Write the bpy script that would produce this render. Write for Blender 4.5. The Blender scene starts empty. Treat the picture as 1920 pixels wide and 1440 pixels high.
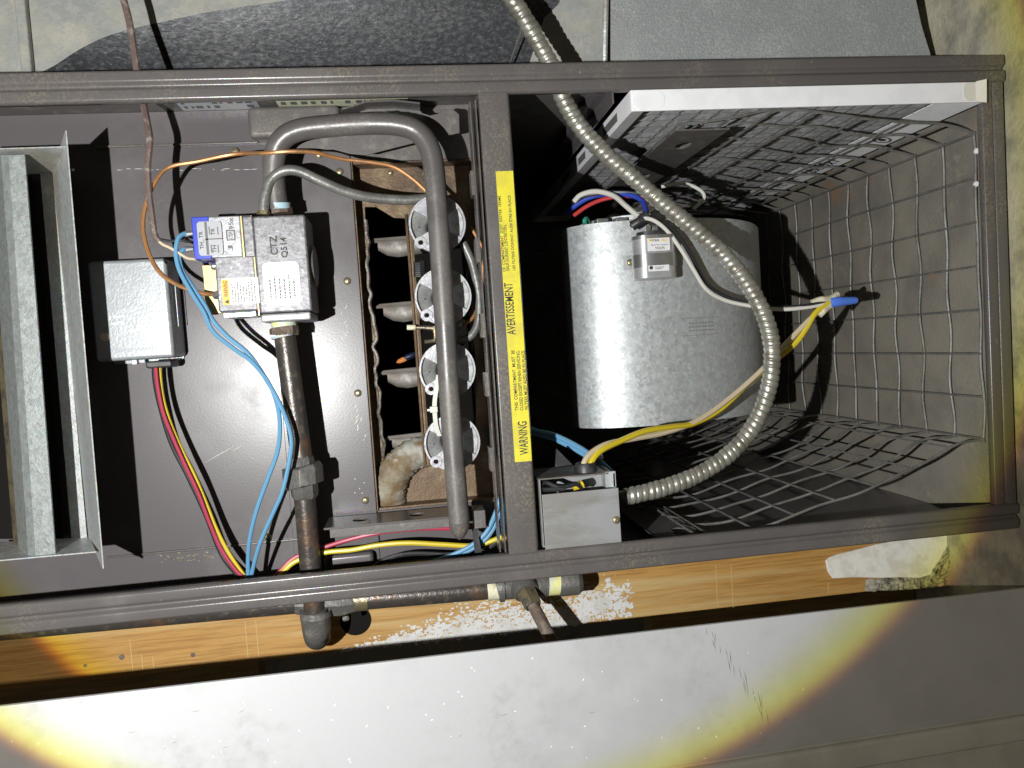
import bpy, bmesh, math, random
from mathutils import noise as mnoise
from mathutils import Vector, Matrix
random.seed(7)
S = bpy.context.scene
COL = S.collection
# ------------------------------------------------------------------ frame of reference
# The furnace frame: u runs down the furnace (to the right in the photograph), v to its right side
# (up in the photograph), w out of its front.  World: x = v, y = -w, z = up.
ZF = 0.550
FPX, D0 = 1400.0, 0.735
UC = Vector((11140, 806, -FPX)).normalized()
VC = Vector((-.0658, .997, .05)); VC = (VC - UC * UC.dot(VC)).normalized()
WC = UC.cross(VC)
def c2f(c): return Vector((UC.dot(c), VC.dot(c), WC.dot(c)))
CAM = c2f(Vector((0, 0, D0)))
def P(x, y, w):
    d = c2f(Vector(((x - 960) / FPX, -(y - 720) / FPX, -1)))
    return CAM + d * ((w - CAM.z) / d.z)
def PU(x, y, u):
    d = c2f(Vector(((x - 960) / FPX, -(y - 720) / FPX, -1)))
    return CAM + d * ((u - CAM.x) / d.x)
def W(p): return Vector((p[1], -p[2], ZF - p[0]))
def WD(p): return Vector((p[1], -p[2], -p[0]))
# ------------------------------------------------------------------ camera, world, lamps, exposure
cam = bpy.data.cameras.new('camera'); co = bpy.data.objects.new('camera', cam); COL.objects.link(co)
cam.sensor_width = 36; cam.lens = FPX / 1920 * 36; cam.clip_start = .01; cam.clip_end = 50
ax = WD(c2f(Vector((1, 0, 0)))); ay = WD(c2f(Vector((0, 1, 0)))); az = WD(c2f(Vector((0, 0, 1))))
m = Matrix((ax, ay, az)).transposed().to_4x4(); m.translation = W(CAM); co.matrix_world = m
S.camera = co
wd = bpy.data.worlds.new('World'); S.world = wd; wd.use_nodes = True
bg = wd.node_tree.nodes['Background']; bg.inputs[0].default_value = (1, .9, .74, 1); bg.inputs[1].default_value = .07
# the hand torch beside the camera: its lens splits the rim of the beam, so red reaches widest and blue least
TORCH = CAM + c2f(Vector((-3640, -790, 1400))) / 4000 * .3
AIM = Vector((.302, .107, -.947)).normalized()
def torch(name, col, power, size, blend):
    l = bpy.data.lights.new(name, 'SPOT'); o = bpy.data.objects.new(name, l); COL.objects.link(o)
    l.color = col; l.energy = power; l.spot_size = math.radians(size); l.spot_blend = blend; l.shadow_soft_size = .006
    o.location = W(TORCH); o.rotation_euler = WD(AIM).to_track_quat('-Z', 'Y').to_euler()
PW = 38
torch('torch_red', (1, .02, .02), PW, 67.7, .06)
torch('torch_green', (.01, 1, .0), PW, 67.2, .055)
torch('torch_blue', (0, .02, 1.03), PW, 66.75, .16)
torch('torch_spill', (1, .93, .8), PW * .31, 120, .3)
S.view_settings.view_transform = 'Standard'; S.view_settings.look = 'None'
S.view_settings.exposure = 0; S.view_settings.gamma = 1
S.cycles.max_bounces = 6; S.cycles.sample_clamp_indirect = 4
# ------------------------------------------------------------------ materials
MATS = {}
def mat(name, base, rough=.5, metal=0., c2=None, nscale=20, lo=.45, hi=.6, bump=0., bscale=200, c3=None, n3=6, lo3=.55, hi3=.65,
        stretch=None, emit=None, spangle=0, contrast=.2, spec=.5, rvar=0, detail=6, coat=0, wear=None):
    mt = bpy.data.materials.new(name); mt.use_nodes = True
    nt = mt.node_tree; N = nt.nodes; L = nt.links; b = N['Principled BSDF']
    b.inputs['Roughness'].default_value = rough; b.inputs['Metallic'].default_value = metal
    b.inputs['Specular IOR Level'].default_value = spec
    b.inputs['Coat Weight'].default_value = coat
    b.inputs['Base Color'].default_value = (*base, 1)
    tc = N.new('ShaderNodeTexCoord'); src = tc.outputs['Object']
    if stretch:
        mp = N.new('ShaderNodeMapping'); mp.inputs['Scale'].default_value = stretch; L.new(src, mp.inputs[0]); src = mp.outputs[0]
    col = None
    def noise(sc, det=detail, s=None):
        n = N.new('ShaderNodeTexNoise'); n.inputs['Scale'].default_value = sc; n.inputs['Detail'].default_value = det
        n.inputs['Roughness'].default_value = .62
        L.new(s or src, n.inputs['Vector']); return n
    def ramp(f, a, z):
        r = N.new('ShaderNodeMapRange'); r.interpolation_type = 'SMOOTHSTEP'
        r.inputs[1].default_value = a; r.inputs[2].default_value = z; L.new(f, r.inputs[0]); return r.outputs[0]
    def mix(f, a, c):
        x = N.new('ShaderNodeMix'); x.data_type = 'RGBA'
        L.new(f, x.inputs[0])
        if isinstance(a, tuple): x.inputs[6].default_value = (*a, 1)
        else: L.new(a, x.inputs[6])
        if isinstance(c, tuple): x.inputs[7].default_value = (*c, 1)
        else: L.new(c, x.inputs[7])
        return x.outputs[2]
    if spangle:
        v = N.new('ShaderNodeTexVoronoi'); v.inputs['Scale'].default_value = spangle
        nn = noise(spangle * .8, 3); ad = N.new('ShaderNodeVectorMath'); ad.operation = 'MULTIPLY_ADD'
        ad.inputs[1].default_value = (.014, .014, .014); L.new(nn.outputs['Color'], ad.inputs[0]); L.new(src, ad.inputs[2]); L.new(ad.outputs[0], v.inputs['Vector'])
        sp = N.new('ShaderNodeSeparateColor'); L.new(v.outputs['Color'], sp.inputs[0])
        f = ramp(sp.outputs[0], 0, 1)
        col = mix(f, tuple(x * (1 - contrast) for x in base), tuple(min(1, x * (1 + contrast)) for x in base))
        rr = N.new('ShaderNodeMapRange'); rr.inputs[3].default_value = rough - .1; rr.inputs[4].default_value = rough + .12
        L.new(sp.outputs[1], rr.inputs[0]); L.new(rr.outputs[0], b.inputs['Roughness'])
    if c2:
        n = noise(nscale); col = mix(ramp(n.outputs['Fac'], lo, hi), col or base, c2)
        if rvar:
            rr = N.new('ShaderNodeMapRange'); rr.inputs[3].default_value = rough; rr.inputs[4].default_value = rough + rvar
            L.new(ramp(n.outputs['Fac'], lo, hi), rr.inputs[0]); L.new(rr.outputs[0], b.inputs['Roughness'])
    if c3:
        n = noise(n3); col = mix(ramp(n.outputs['Fac'], lo3, hi3), col or base, c3)
    if wear:                       # (colour, patch scale, breakup scale, amount)
        f1 = ramp(noise(wear[1], 4).outputs['Fac'], wear[3], wear[3] + .22); f2 = ramp(noise(wear[2] * 3.2, 10).outputs['Fac'], .4, .78)
        mm = N.new('ShaderNodeMath'); mm.operation = 'MULTIPLY'; L.new(f1, mm.inputs[0]); L.new(f2, mm.inputs[1])
        col = mix(mm.outputs[0], col if col is not None else base, wear[0])
    if col is not None: L.new(col, b.inputs['Base Color'])
    if bump:
        n = noise(bscale, 3); bp = N.new('ShaderNodeBump'); bp.inputs['Strength'].default_value = bump; bp.inputs['Distance'].default_value = .002
        L.new(n.outputs['Fac'], bp.inputs['Height']); L.new(bp.outputs[0], b.inputs['Normal'])
    if emit:
        b.inputs['Emission Color'].default_value = (*emit[0], 1); b.inputs['Emission Strength'].default_value = emit[1]
    MATS[name] = mt
    return mt
mat('enamel', (.107, .096, .1), .3, .0, c2=(.128, .116, .117), nscale=7, lo=.5, hi=.75, bump=.03, bscale=420, c3=(.16, .15, .135), n3=330, lo3=.68, hi3=.76, rvar=.14, wear=((.2, .185, .15), 6, 90, .58))
mat('enamel_rail', (.112, .102, .1), .27, .1, c2=(.145, .132, .125), nscale=9, lo=.5, hi=.75, bump=.06, bscale=380, c3=(.27, .245, .2), n3=150, lo3=.66, hi3=.76, rvar=.2, wear=((.27, .23, .16), 7, 110, .46))
mat('enamel_dusty', (.115, .105, .1), .5, .0, c2=(.19, .175, .155), nscale=60, lo=.5, hi=.72, bump=.16, bscale=330, wear=((.26, .22, .16), 14, 130, .55))
mat('pipe_enamel', (.108, .099, .097), .34, .1, c2=(.135, .125, .118), nscale=12, bump=.1, bscale=340, rvar=.15, wear=((.22, .2, .17), 24, 120, .46))
mat('dirty_steel', (.26, .235, .195), .6, .05, c2=(.17, .158, .138), nscale=9, lo=.36, hi=.7, bump=.3, bscale=260, c3=(.33, .155, .06), n3=8, lo3=.6, hi3=.78, wear=((.34, .3, .23), 22, 40, .52))
mat('inner_dark', (.06, .056, .054), .6, .1, c2=(.1, .09, .08), nscale=20, bump=.2, bscale=300)
mat('galv', (.52, .545, .56), .46, .5, spangle=230, contrast=.12, bump=.05, bscale=300, wear=((.4, .39, .34), 6, 120, .52))
mat('galv_hood', (.43, .445, .44), .42, .25, spangle=260, contrast=.12, c2=(.34, .32, .27), nscale=16, lo=.5, hi=.7, bump=.22, bscale=420, wear=((.6, .6, .58), 10, 90, .5))
mat('galv_dull', (.26, .28, .275), .45, .3, spangle=240, contrast=.15, c2=(.27, .275, .26), nscale=30, lo=.5, hi=.7, bump=.2, bscale=420)
mat('galv_duct', (.27, .285, .29), .55, .1, c2=(.36, .37, .365), nscale=360, lo=.45, hi=.68, bump=.5, bscale=420, c3=(.31, .32, .315), n3=7, wear=((.5, .51, .5), 16, 130, .46))
mat('dusty_sheet', (.25, .26, .25), .85, .0, c2=(.37, .355, .3), nscale=22, lo=.36, hi=.66, bump=.5, bscale=300, c3=(.3, .305, .295), n3=80, lo3=.48, hi3=.66, wear=((.46, .43, .35), 10, 120, .48))
mat('shaded_duct', (.038, .04, .045), .5, .25, c2=(.12, .123, .128), nscale=300, lo=.42, hi=.74, bump=.3, bscale=420, c3=(.24, .24, .235), n3=520, lo3=.6, hi3=.72, stretch=(1, .35, .5), wear=((.2, .2, .2), 10, 80, .48))  # base colour darkened for grazing shade on the heel; pale speckle is dust
mat('cast', (.23, .226, .238), .48, .4, c2=(.15, .146, .154), nscale=150, lo=.44, hi=.64, bump=.2, bscale=150, c3=(.38, .375, .39), n3=230, lo3=.55, hi3=.7, wear=((.13, .125, .13), 60, 120, .46))
mat('cast_soft', (.42, .42, .44), .45, .3, c2=(.28, .28, .3), nscale=120, lo=.48, hi=.68, bump=.2, bscale=260)
mat('cast_light', (.56, .56, .56), .55, .1, c2=(.42, .42, .41), nscale=90, bump=.15, bscale=260)
mat('control_grey', (.34, .358, .373), .38, .3, c2=(.4, .415, .43), nscale=110, lo=.45, hi=.65, bump=.14, bscale=380)
mat('box_steel', (.33, .335, .345), .45, .25, c2=(.25, .245, .23), nscale=22, lo=.48, hi=.66, bump=.06, bscale=200, stretch=(1, 1, .35), wear=((.2, .19, .15), 30, 60, .5))
mat('iron', (.075, .066, .06), .33, .4, c2=(.16, .135, .11), nscale=90, lo=.5, hi=.7, bump=.25, bscale=260, c3=(.15, .085, .05), n3=26, lo3=.52, hi3=.7)
mat('cast_iron', (.12, .115, .108), .48, .25, c2=(.2, .19, .17), nscale=70, lo=.5, hi=.7, bump=.4, bscale=260)
mat('brass_dull', (.25, .21, .12), .4, .6, c2=(.14, .12, .1), nscale=80, bump=.3, bscale=200)
mat('rust_pipe', (.12, .085, .065), .75, .1, c2=(.2, .16, .13), nscale=110, lo=.45, hi=.65, bump=.7, bscale=220)
mat('rust_plate', (.15, .095, .055), .55, .25, c2=(.23, .17, .1), nscale=45, lo=.45, hi=.68, bump=.35, bscale=300, c3=(.06, .04, .032), n3=11, lo3=.5, hi3=.68)
mat('torn_metal', (.2, .18, .16), .5, .4, c2=(.1, .075, .055), nscale=60, bump=.5, bscale=200)
mat('scale_crust', (.3, .275, .21), .85, 0, c2=(.17, .11, .055), nscale=24, lo=.42, hi=.64, bump=.5, bscale=260, c3=(.42, .41, .37), n3=34, lo3=.52, hi3=.66, wear=((.45, .33, .07), 28, 60, .5))
mat('burner_ash', (.22, .2, .18), .6, .3, c2=(.13, .1, .08), nscale=30, lo=.4, hi=.66, bump=.25, bscale=300, c3=(.4, .385, .36), n3=45, lo3=.57, hi3=.72)
mat('soot_hole_shade', (.012, .011, .01), .95, spec=.05)  # soot in the heat exchanger; elsewhere it paints the shade in holes
mat('wood', (.45, .25, .07), .55, 0, c2=(.33, .165, .04), nscale=30, lo=.4, hi=.66, bump=.15, bscale=60, stretch=(14, 14, .6), c3=(.5, .35, .15), n3=2.4, lo3=.5, hi3=.7, wear=((.27, .15, .06), 20, 30, .54))
mat('wood_old', (.36, .26, .12), .7, 0, c2=(.26, .18, .08), nscale=20, stretch=(9, 9, .6), bump=.2, bscale=60)
mat('white_paint', (.46, .46, .47), .42, 0, c2=(.43, .43, .44), nscale=12, bump=.05, bscale=200, wear=((.36, .355, .335), 6, 30, .5))
mat('trim_paint', (.52, .51, .47), .5, 0, c2=(.46, .45, .41), nscale=14, bump=.08, bscale=160)
mat('wood_scratch', (.56, .42, .2), .6)
mat('plaster', (.78, .76, .7), .8, 0, c2=(.66, .63, .55), nscale=40, bump=.3, bscale=140)
mat('paint_splash', (.62, .615, .61), .8, 0, c2=(.54, .53, .5), nscale=60, bump=.3, bscale=200)
mat('concrete', (.42, .39, .3), .85, 0, c2=(.25, .235, .2), nscale=26, lo=.42, hi=.66, bump=.8, bscale=110, c3=(.54, .5, .38), n3=9, lo3=.5, hi3=.7, wear=((.14, .13, .11), 30, 160, .56))
mat('cement', (.36, .33, .26), .9, 0, c2=(.15, .14, .12), nscale=70, lo=.45, hi=.6, bump=1, bscale=120)
mat('wall_dark', (.2, .19, .17), .9, 0, c2=(.14, .13, .12), nscale=8, bump=.4)
mat('card_white', (.84, .84, .86), .55, 0, c2=(.79, .79, .81), nscale=40)
mat('card_tab', (.72, .7, .62), .5)
mat('filter_media', (.2, .2, .205), .9, 0, c2=(.28, .28, .285), nscale=90, bump=.3, bscale=300)
mat('sticker_yellow', (.66, .58, .03), .55, 0, c2=(.58, .5, .04), nscale=60, bump=.1, bscale=200, wear=((.42, .36, .1), 20, 90, .52))
mat('sticker_white', (.76, .76, .77), .45)
mat('sticker_cream', (.56, .57, .4), .5, 0, c2=(.66, .66, .5), nscale=60)
mat('sticker_orange', (.9, .45, .03), .45)
mat('plate_grey', (.38, .39, .41), .4)
mat('ink', (.035, .035, .03), .6)
mat('ink_soft', (.13, .13, .13), .6)
mat('emboss', (.3, .31, .33), .5, .4)
mat('gold_ink', (.75, .5, .03), .5)
mat('blue_plastic', (.025, .05, .45), .4)
mat('nut_blue', (.09, .22, .78), .35)
mat('wire_blue', (.12, .3, .48), .4)
mat('wire_red', (.4, .04, .08), .38)
mat('wire_redb', (.55, .05, .05), .38)
mat('wire_yellow', (.62, .48, .025), .38)
mat('wire_cream', (.58, .48, .33), .42)
mat('wire_white', (.65, .63, .58), .4)
mat('wire_black', (.025, .025, .027), .38)
mat('wire_navy', (.03, .07, .45), .4)
mat('wire_green', (.03, .3, .2), .4)
mat('wire_brown', (.13, .09, .08), .55, 0, c2=(.28, .24, .21), nscale=120, lo=.5, hi=.7, bump=.3, bscale=260)
mat('copper', (.42, .2, .075), .4, .4, c2=(.3, .16, .07), nscale=70)
mat('tube_grey', (.17, .17, .16), .42, .4, c2=(.24, .235, .22), nscale=60, bump=.2, bscale=220)
mat('conduit', (.4, .39, .34), .38, .6, c2=(.28, .265, .22), nscale=70, lo=.45, hi=.62, bump=.2, bscale=300, c3=(.5, .49, .45), n3=30)
mat('wire_steel', (.2, .195, .185), .5, .25, c2=(.15, .145, .13), nscale=50, bump=.2, bscale=200)
mat('can_alu', (.58, .58, .6), .36, .55, c2=(.5, .5, .52), nscale=60, bump=.03, bscale=200)
mat('steel', (.55, .55, .55), .3, .85)
mat('screw_zinc', (.5, .44, .27), .36, .7, c2=(.32, .28, .18), nscale=150)
mat('rubber', (.025, .025, .027), .45, 0, c2=(.05, .05, .05), nscale=60)
mat('nylon', (.62, .64, .56), .4, 0)
mat('dope_yellow', (.72, .68, .28), .6, 0, c2=(.55, .6, .5), nscale=60, bump=.5, bscale=150)
mat('dope_blue', (.38, .55, .64), .6, 0, c2=(.5, .5, .46), nscale=70, bump=.5, bscale=150)
mat('tape_white', (.72, .68, .5), .6, 0, c2=(.45, .4, .27), nscale=70, bump=.5, bscale=150)
mat('zinc_yellow', (.5, .42, .2), .42, .45, c2=(.4, .35, .18), nscale=50)
mat('flame', (.0, .0, .0), .5, emit=((1, .35, .08), .6))
mat('flame_blue', (.0, .0, .0), .5, emit=((.03, .08, .35), .1))
# ------------------------------------------------------------------ geometry collector
class G:
    def __init__(s): s.v = []; s.f = []
    def add(s, vs, fs):
        o = len(s.v); s.v += [Vector(p) for p in vs]; s.f += [[i + o for i in f] for f in fs]; return s
    def box(s, u0, u1, v0, v1, w0, w1):
        vs = [(u, v, w) for u in (u0, u1) for v in (v0, v1) for w in (w0, w1)]
        return s.add(vs, [(0, 1, 3, 2), (4, 6, 7, 5), (0, 4, 5, 1), (2, 3, 7, 6), (0, 2, 6, 4), (1, 5, 7, 3)])
    def hexa(s, a, b):            # two matching quads, joined
        n = len(a); vs = list(a) + list(b)
        return s.add(vs, [tuple(range(n - 1, -1, -1)), tuple(range(n, 2 * n))] + [(i, (i + 1) % n, n + (i + 1) % n, n + i) for i in range(n)])
    def slab(s, pts, t):          # a flat (or bent) sheet given by one face, with thickness t along its normal
        pts = [Vector(p) for p in pts]
        n = (pts[1] - pts[0]).cross(pts[2] - pts[0]).normalized() * t
        return s.hexa(pts, [p - n for p in pts])
    def prism(s, poly, w0, w1):   # polygon in (u, v)
        return s.hexa([(p[0], p[1], w0) for p in poly], [(p[0], p[1], w1) for p in poly])
    def tube(s, pts, r, n=10, cap=True, rfun=None):
        pts = [Vector(p) for p in pts]; rings = []
        t0 = (pts[1] - pts[0]).normalized()
        a = t0.orthogonal().normalized()
        for i, p in enumerate(pts):
            t = (pts[min(i + 1, len(pts) - 1)] - pts[max(i - 1, 0)]).normalized()
            a = (a - t * a.dot(t)).normalized(); b = t.cross(a)
            rr = r[i] if isinstance(r, (list, tuple)) else r
            rings.append([p + (a * math.cos(2 * math.pi * k / n) + b * math.sin(2 * math.pi * k / n)) * (rr if not rfun else rfun(i, k / n)) for k in range(n)])
        o = [q for rg in rings for q in rg]; fs = []
        for i in range(len(rings) - 1):
            for k in range(n):
                fs.append((i * n + k, i * n + (k + 1) % n, (i + 1) * n + (k + 1) % n, (i + 1) * n + k))
        if cap: fs += [tuple(range(n - 1, -1, -1)), tuple((len(rings) - 1) * n + k for k in range(n))]
        return s.add(o, fs)
    def lathe(s, c, axis, prof, n=24, ref=None, ang=(0, 2 * math.pi)):  # prof: (along, radius)
        c = Vector(c); ax = Vector(axis).normalized(); a = Vector(ref) if ref else ax.orthogonal(); a = (a - ax * a.dot(ax)).normalized(); b = ax.cross(a)
        full = abs(ang[1] - ang[0] - 2 * math.pi) < 1e-6; m = n if full else n + 1; vs = []; fs = []
        for h, r in prof:
            for k in range(m):
                th = ang[0] + (ang[1] - ang[0]) * k / n
                vs.append(c + ax * h + (a * math.cos(th) + b * math.sin(th)) * r)
        for i in range(len(prof) - 1):
            for k in range(n):
                k2 = (k + 1) % m
                fs.append((i * m + k, i * m + k2, (i + 1) * m + k2, (i + 1) * m + k))
        return s.add(vs, fs)
    def ruled(s, A, B):
        n = len(A)
        return s.add(list(A) + list(B), [(i, i + 1, n + i + 1, n + i) for i in range(n - 1)])
    def sheet(s, A, B, t):        # ruled sheet with thickness vector t
        t = Vector(t); n = len(A); A = [Vector(p) for p in A]; B = [Vector(p) for p in B]
        vs = A + B + [p + t for p in A] + [p + t for p in B]; fs = []
        for i in range(n - 1):
            fs += [(i, i + 1, n + i + 1, n + i), (2 * n + i, 3 * n + i, 3 * n + i + 1, 2 * n + i + 1), (i, 2 * n + i, 2 * n + i + 1, i + 1), (n + i, n + i + 1, 3 * n + i + 1, 3 * n + i)]
        fs += [(0, n, 3 * n, 2 * n), (n - 1, 3 * n - 1, 4 * n - 1, 2 * n - 1)]
        return s.add(vs, fs)
    def rbox(s, u0, u1, v0, v1, w0, w1, r=.006, n=5):  # box with rounded outline in (u, v)
        poly = []
        for cu, cv, a0 in ((u1 - r, v1 - r, 0), (u0 + r, v1 - r, 90), (u0 + r, v0 + r, 180), (u1 - r, v0 + r, 270)):
            for k in range(n + 1):
                a = math.radians(a0 + 90 * k / n); poly.append((cu + r * math.cos(a), cv + r * math.sin(a)))
        return s.prism(poly, w0, w1)
    def holed(s, outer, holes, w0, w1):  # plate in (u, v) with holes
        bm = bmesh.new(); es = []
        for loop in [outer] + holes:
            vs = [bm.verts.new((p[0], p[1], w1)) for p in loop]
            es += [bm.edges.new((vs[i], vs[(i + 1) % len(vs)])) for i in range(len(vs))]
        bmesh.ops.triangle_fill(bm, use_beauty=True, use_dissolve=False, edges=es)
        bm.verts.index_update()
        s.add([v.co.copy() for v in bm.verts], [[v.index for v in f.verts] for f in bm.faces]); bm.free()
        for loop in [outer] + holes:
            n = len(loop)
            s.add([(p[0], p[1], w1) for p in loop] + [(p[0], p[1], w0) for p in loop], [(i, (i + 1) % n, n + (i + 1) % n, n + i) for i in range(n)])
        return s
def cr(pts, n=8):                 # Catmull-Rom through points
    p = [Vector(q) for q in pts]; p = [p[0] * 2 - p[1]] + p + [p[-1] * 2 - p[-2]]; out = []
    for i in range(1, len(p) - 2):
        a, b, c, d = p[i - 1], p[i], p[i + 1], p[i + 2]
        for k in range(n):
            t = k / n
            out.append(.5 * (2 * b + (c - a) * t + (2 * a - 5 * b + 4 * c - d) * t * t + (3 * b - a - 3 * c + d) * t ** 3))
    out.append(p[-2]); return out
def pp(pts, n=8): return cr([P(*q) for q in pts], n)
# ------------------------------------------------------------------ objects
def mesh(name, g, mt, org=Vector((0, 0, 0)), ang=35):
    me = bpy.data.meshes.new(name)
    me.from_pydata([W(p) - org for p in g.v], [], g.f); me.update()
    bm = bmesh.new(); bm.from_mesh(me); bmesh.ops.recalc_face_normals(bm, faces=bm.faces); bm.to_mesh(me); bm.free()
    for p in me.polygons: p.use_smooth = True
    me.set_sharp_from_angle(angle=math.radians(ang))
    me.materials.append(MATS[mt]); return me
def tag(o, label, cat, group=None, kind=None):
    if label: o['label'] = label
    if cat: o['category'] = cat
    if group: o['group'] = group
    if kind: o['kind'] = kind
    return o
class T:                          # a thing: an Empty at its base that parents its parts
    def __init__(s, name, label, cat, base, group=None):
        s.o = bpy.data.objects.new(name, None); COL.objects.link(s.o); s.o.empty_display_size = .02
        s.org = W(base); s.o.location = s.org; tag(s.o, label, cat, group)
    def part(s, name, g, mt, parent=None, bev=0, label=None, ang=35, wn=False):
        o = bpy.data.objects.new(name, mesh(name, g, mt, s.org, ang)); COL.objects.link(o); o.parent = parent or s.o
        if bev:
            b = o.modifiers.new('bevel', 'BEVEL'); b.width = bev; b.segments = 2; b.limit_method = 'ANGLE'; b.angle_limit = math.radians(40)
        if bev or wn:
            o.modifiers.new('weighted', 'WEIGHTED_NORMAL').keep_sharp = False
        if label: o['label'] = label
        return o
    def inst(s, name, me, at, parent=None):   # a part from shared mesh data, `at` in the furnace frame
        o = bpy.data.objects.new(name, me); COL.objects.link(o); o.parent = parent or s.o; o.location = W(at) - s.org; return o
def single(name, g, mt, label, cat, group=None, kind=None, bev=0, base=None, ang=35):
    b = W(base) if base is not None else W(sum((Vector(p) for p in g.v), Vector()) / len(g.v))
    o = bpy.data.objects.new(name, mesh(name, g, mt, b, ang)); COL.objects.link(o); o.location = b
    if bev:
        bv = o.modifiers.new('bevel', 'BEVEL'); bv.width = bev; bv.segments = 2; bv.limit_method = 'ANGLE'; bv.angle_limit = math.radians(40)
        o.modifiers.new('weighted', 'WEIGHTED_NORMAL').keep_sharp = False
    return tag(o, label, cat, group, kind)
def wire(name, pts, r, mt, label, cat='wire', group=None, n=8):
    return single(name, G().tube(pp(pts), r, n), mt, label, cat, group)
def bx(x0, y0, x1, y1, wf, wb):   # a box from the pixel middles of its four front edges
    xm, ym = (x0 + x1) / 2, (y0 + y1) / 2
    return P(x0, ym, wf).x, P(x1, ym, wf).x, P(xm, y1, wf).y, P(xm, y0, wf).y, wb, wf
def text_geo(s, c, du, size, length=None, h=.0003, up=True, align='CENTER'):
    """flat lettering centred at c; up: reads along +v (real horizontal), else along +u"""
    cu = bpy.data.curves.new('t', 'FONT'); cu.body = s; cu.size = 1; cu.offset = .014; cu.align_x = align; cu.align_y = 'CENTER'
    ob = bpy.data.objects.new('t', cu); COL.objects.link(ob)
    dg = bpy.context.evaluated_depsgraph_get(); me = bpy.data.meshes.new_from_object(ob.evaluated_get(dg))
    xs = [v.co.x for v in me.vertices]; ys = [v.co.y for v in me.vertices]
    wdt, hgt = max(xs) - min(xs), max(ys) - min(ys); xm, ym = (max(xs) + min(xs)) / 2, (max(ys) + min(ys)) / 2
    sy = size / hgt; sx = (length / wdt) if length else sy
    g = G(); c = Vector(c)
    X, Y = (Vector((0, 1, 0)), Vector((-1, 0, 0))) if up else (Vector((1, 0, 0)), Vector((0, 1, 0)))
    g.add([c + X * ((v.co.x - xm) * sx) + Y * ((v.co.y - ym) * sy) + Vector((0, 0, h)) for v in me.vertices], [list(p.vertices) for p in me.polygons])
    bpy.data.objects.remove(ob); bpy.data.meshes.remove(me); bpy.data.curves.remove(cu)
    return g
def micro(u0, u1, v0, v1, w, lines, fill=.55, up=True, seed=1):
    """rows of tiny illegible print"""
    r = random.Random(seed); g = G()
    L = (v1 - v0) if up else (u1 - u0); H = (u1 - u0) if up else (v1 - v0)
    for i in range(lines):
        a = 0; ln = L * r.uniform(.7, 1)
        h0 = H * (i + .5 - fill / 2) / lines; h1 = H * (i + .5 + fill / 2) / lines
        while a < ln:
            d = r.uniform(.03, .12) * L; b = min(a + d, ln)
            q = [(u0 + h0, v0 + a), (u0 + h0, v0 + b), (u0 + h1, v0 + b), (u0 + h1, v0 + a)] if up else [(u0 + a, v1 - h0), (u0 + b, v1 - h0), (u0 + b, v1 - h1), (u0 + a, v1 - h1)]
            g.add([(x, y, w) for x, y in q], [(0, 1, 2, 3)]); a = b + L * .025
    return g
def screw_mesh(r=.0042):
    g = G().lathe((0, 0, 0), (0, 0, 1), [(-.001, r), (.0006, r), (.0018, r * .86), (.0026, r * .5), (.0027, r * .28), (.0012, r * .2), (.0012, 0)], 14)
    me = bpy.data.meshes.new('screw'); me.from_pydata([WD(p) for p in g.v], [], g.f)
    for p in me.polygons: p.use_smooth = True
    me.set_sharp_from_angle(angle=math.radians(40)); me.materials.append(MATS['screw_zinc']); return me
SCREW = screw_mesh()
SCREW_S = screw_mesh(.0034)
# ================================================================== SETTING
VT, VB, UR, UL = .3105, -.1975, .545, -.80     # cabinet outline
g = G().add([(ZF, -3, 3), (ZF, 3, 3), (ZF, 3, -2.5), (ZF, -3, -2.5)], [(0, 1, 2, 3)])
single('floor', g, 'concrete', None, None, kind='structure')
g = G().box(ZF - 2.4, ZF - .001, -1.2, 2.2, -1.32, -1.2)
single('wall', g, 'wall_dark', None, None, kind='structure')
# ================================================================== FURNACE CABINET
cab = T('furnace_cabinet', 'brown enamelled furnace cabinet standing open with its front panels off', 'furnace', (UR, .06, -.35))
def rail_u(v_out, sgn):           # sgn +1: outer edge at +v
    pr = [(0, -.05), (0, -.004), (.0004, -.002), (.0014, -.0007), (.003, 0), (.0098, 0)]
    pr += [(.0098 + .0036 * math.sin(t), -.0036 * (1 - math.cos(t))) for t in (.35, .7, 1.05)]
    pr += [(.0144, -.0036), (.0168, -.0042)] + [(.0176 + .0036 * (1 - math.cos(t)), -.0036 * (1 - math.sin(t))) for t in (.45, .8, 1.15)]
    pr += [(.0214, 0), (.0282, 0), (.0298, -.0006), (.0309, -.002), (.0315, -.004), (.0315, -.0075), (.0295, -.0075), (.0295, -.006), (.002, -.0075), (.002, -.05)]
    pr = [(a * .0287 / .0315, w) for a, w in pr]
    A = [(UL, v_out - sgn * a, w) for a, w in pr]; B = [(UR, v_out - sgn * a, w) for a, w in pr]
    n = len(pr); g = G()
    g.add(A + B, [(i, (i + 1) % n, n + (i + 1) % n, n + i) for i in range(n)] + [tuple(range(n)), tuple(range(2 * n - 1, n - 1, -1))])
    return g
cab.part('rail', rail_u(VT, 1), 'enamel_rail', ang=75, wn=True)
cab.part('rail', rail_u(VB, -1), 'enamel_rail', ang=75, wn=True)
pr = [(0, -.05), (0, -.003), (.001, -.0016), (.010, -.0016), (.0112, -.004), (.0128, -.004), (.014, -.0022), (.0235, -.0022), (.025, -.004), (.025, -.010), (.023, -.010), (.023, -.006), (.002, -.007), (.002, -.05)]
n = len(pr); g = G().add([(UR - .0005 - a, VT - .0284, w) for a, w in pr] + [(UR - .0005 - a, VB + .0284, w) for a, w in pr], [(i, (i + 1) % n, n + (i + 1) % n, n + i) for i in range(n)])
cab.part('rail', g, 'enamel_rail', ang=75, wn=True)
u0, u1 = P(925, 600, 0).x, P(983, 600, 0).x
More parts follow.
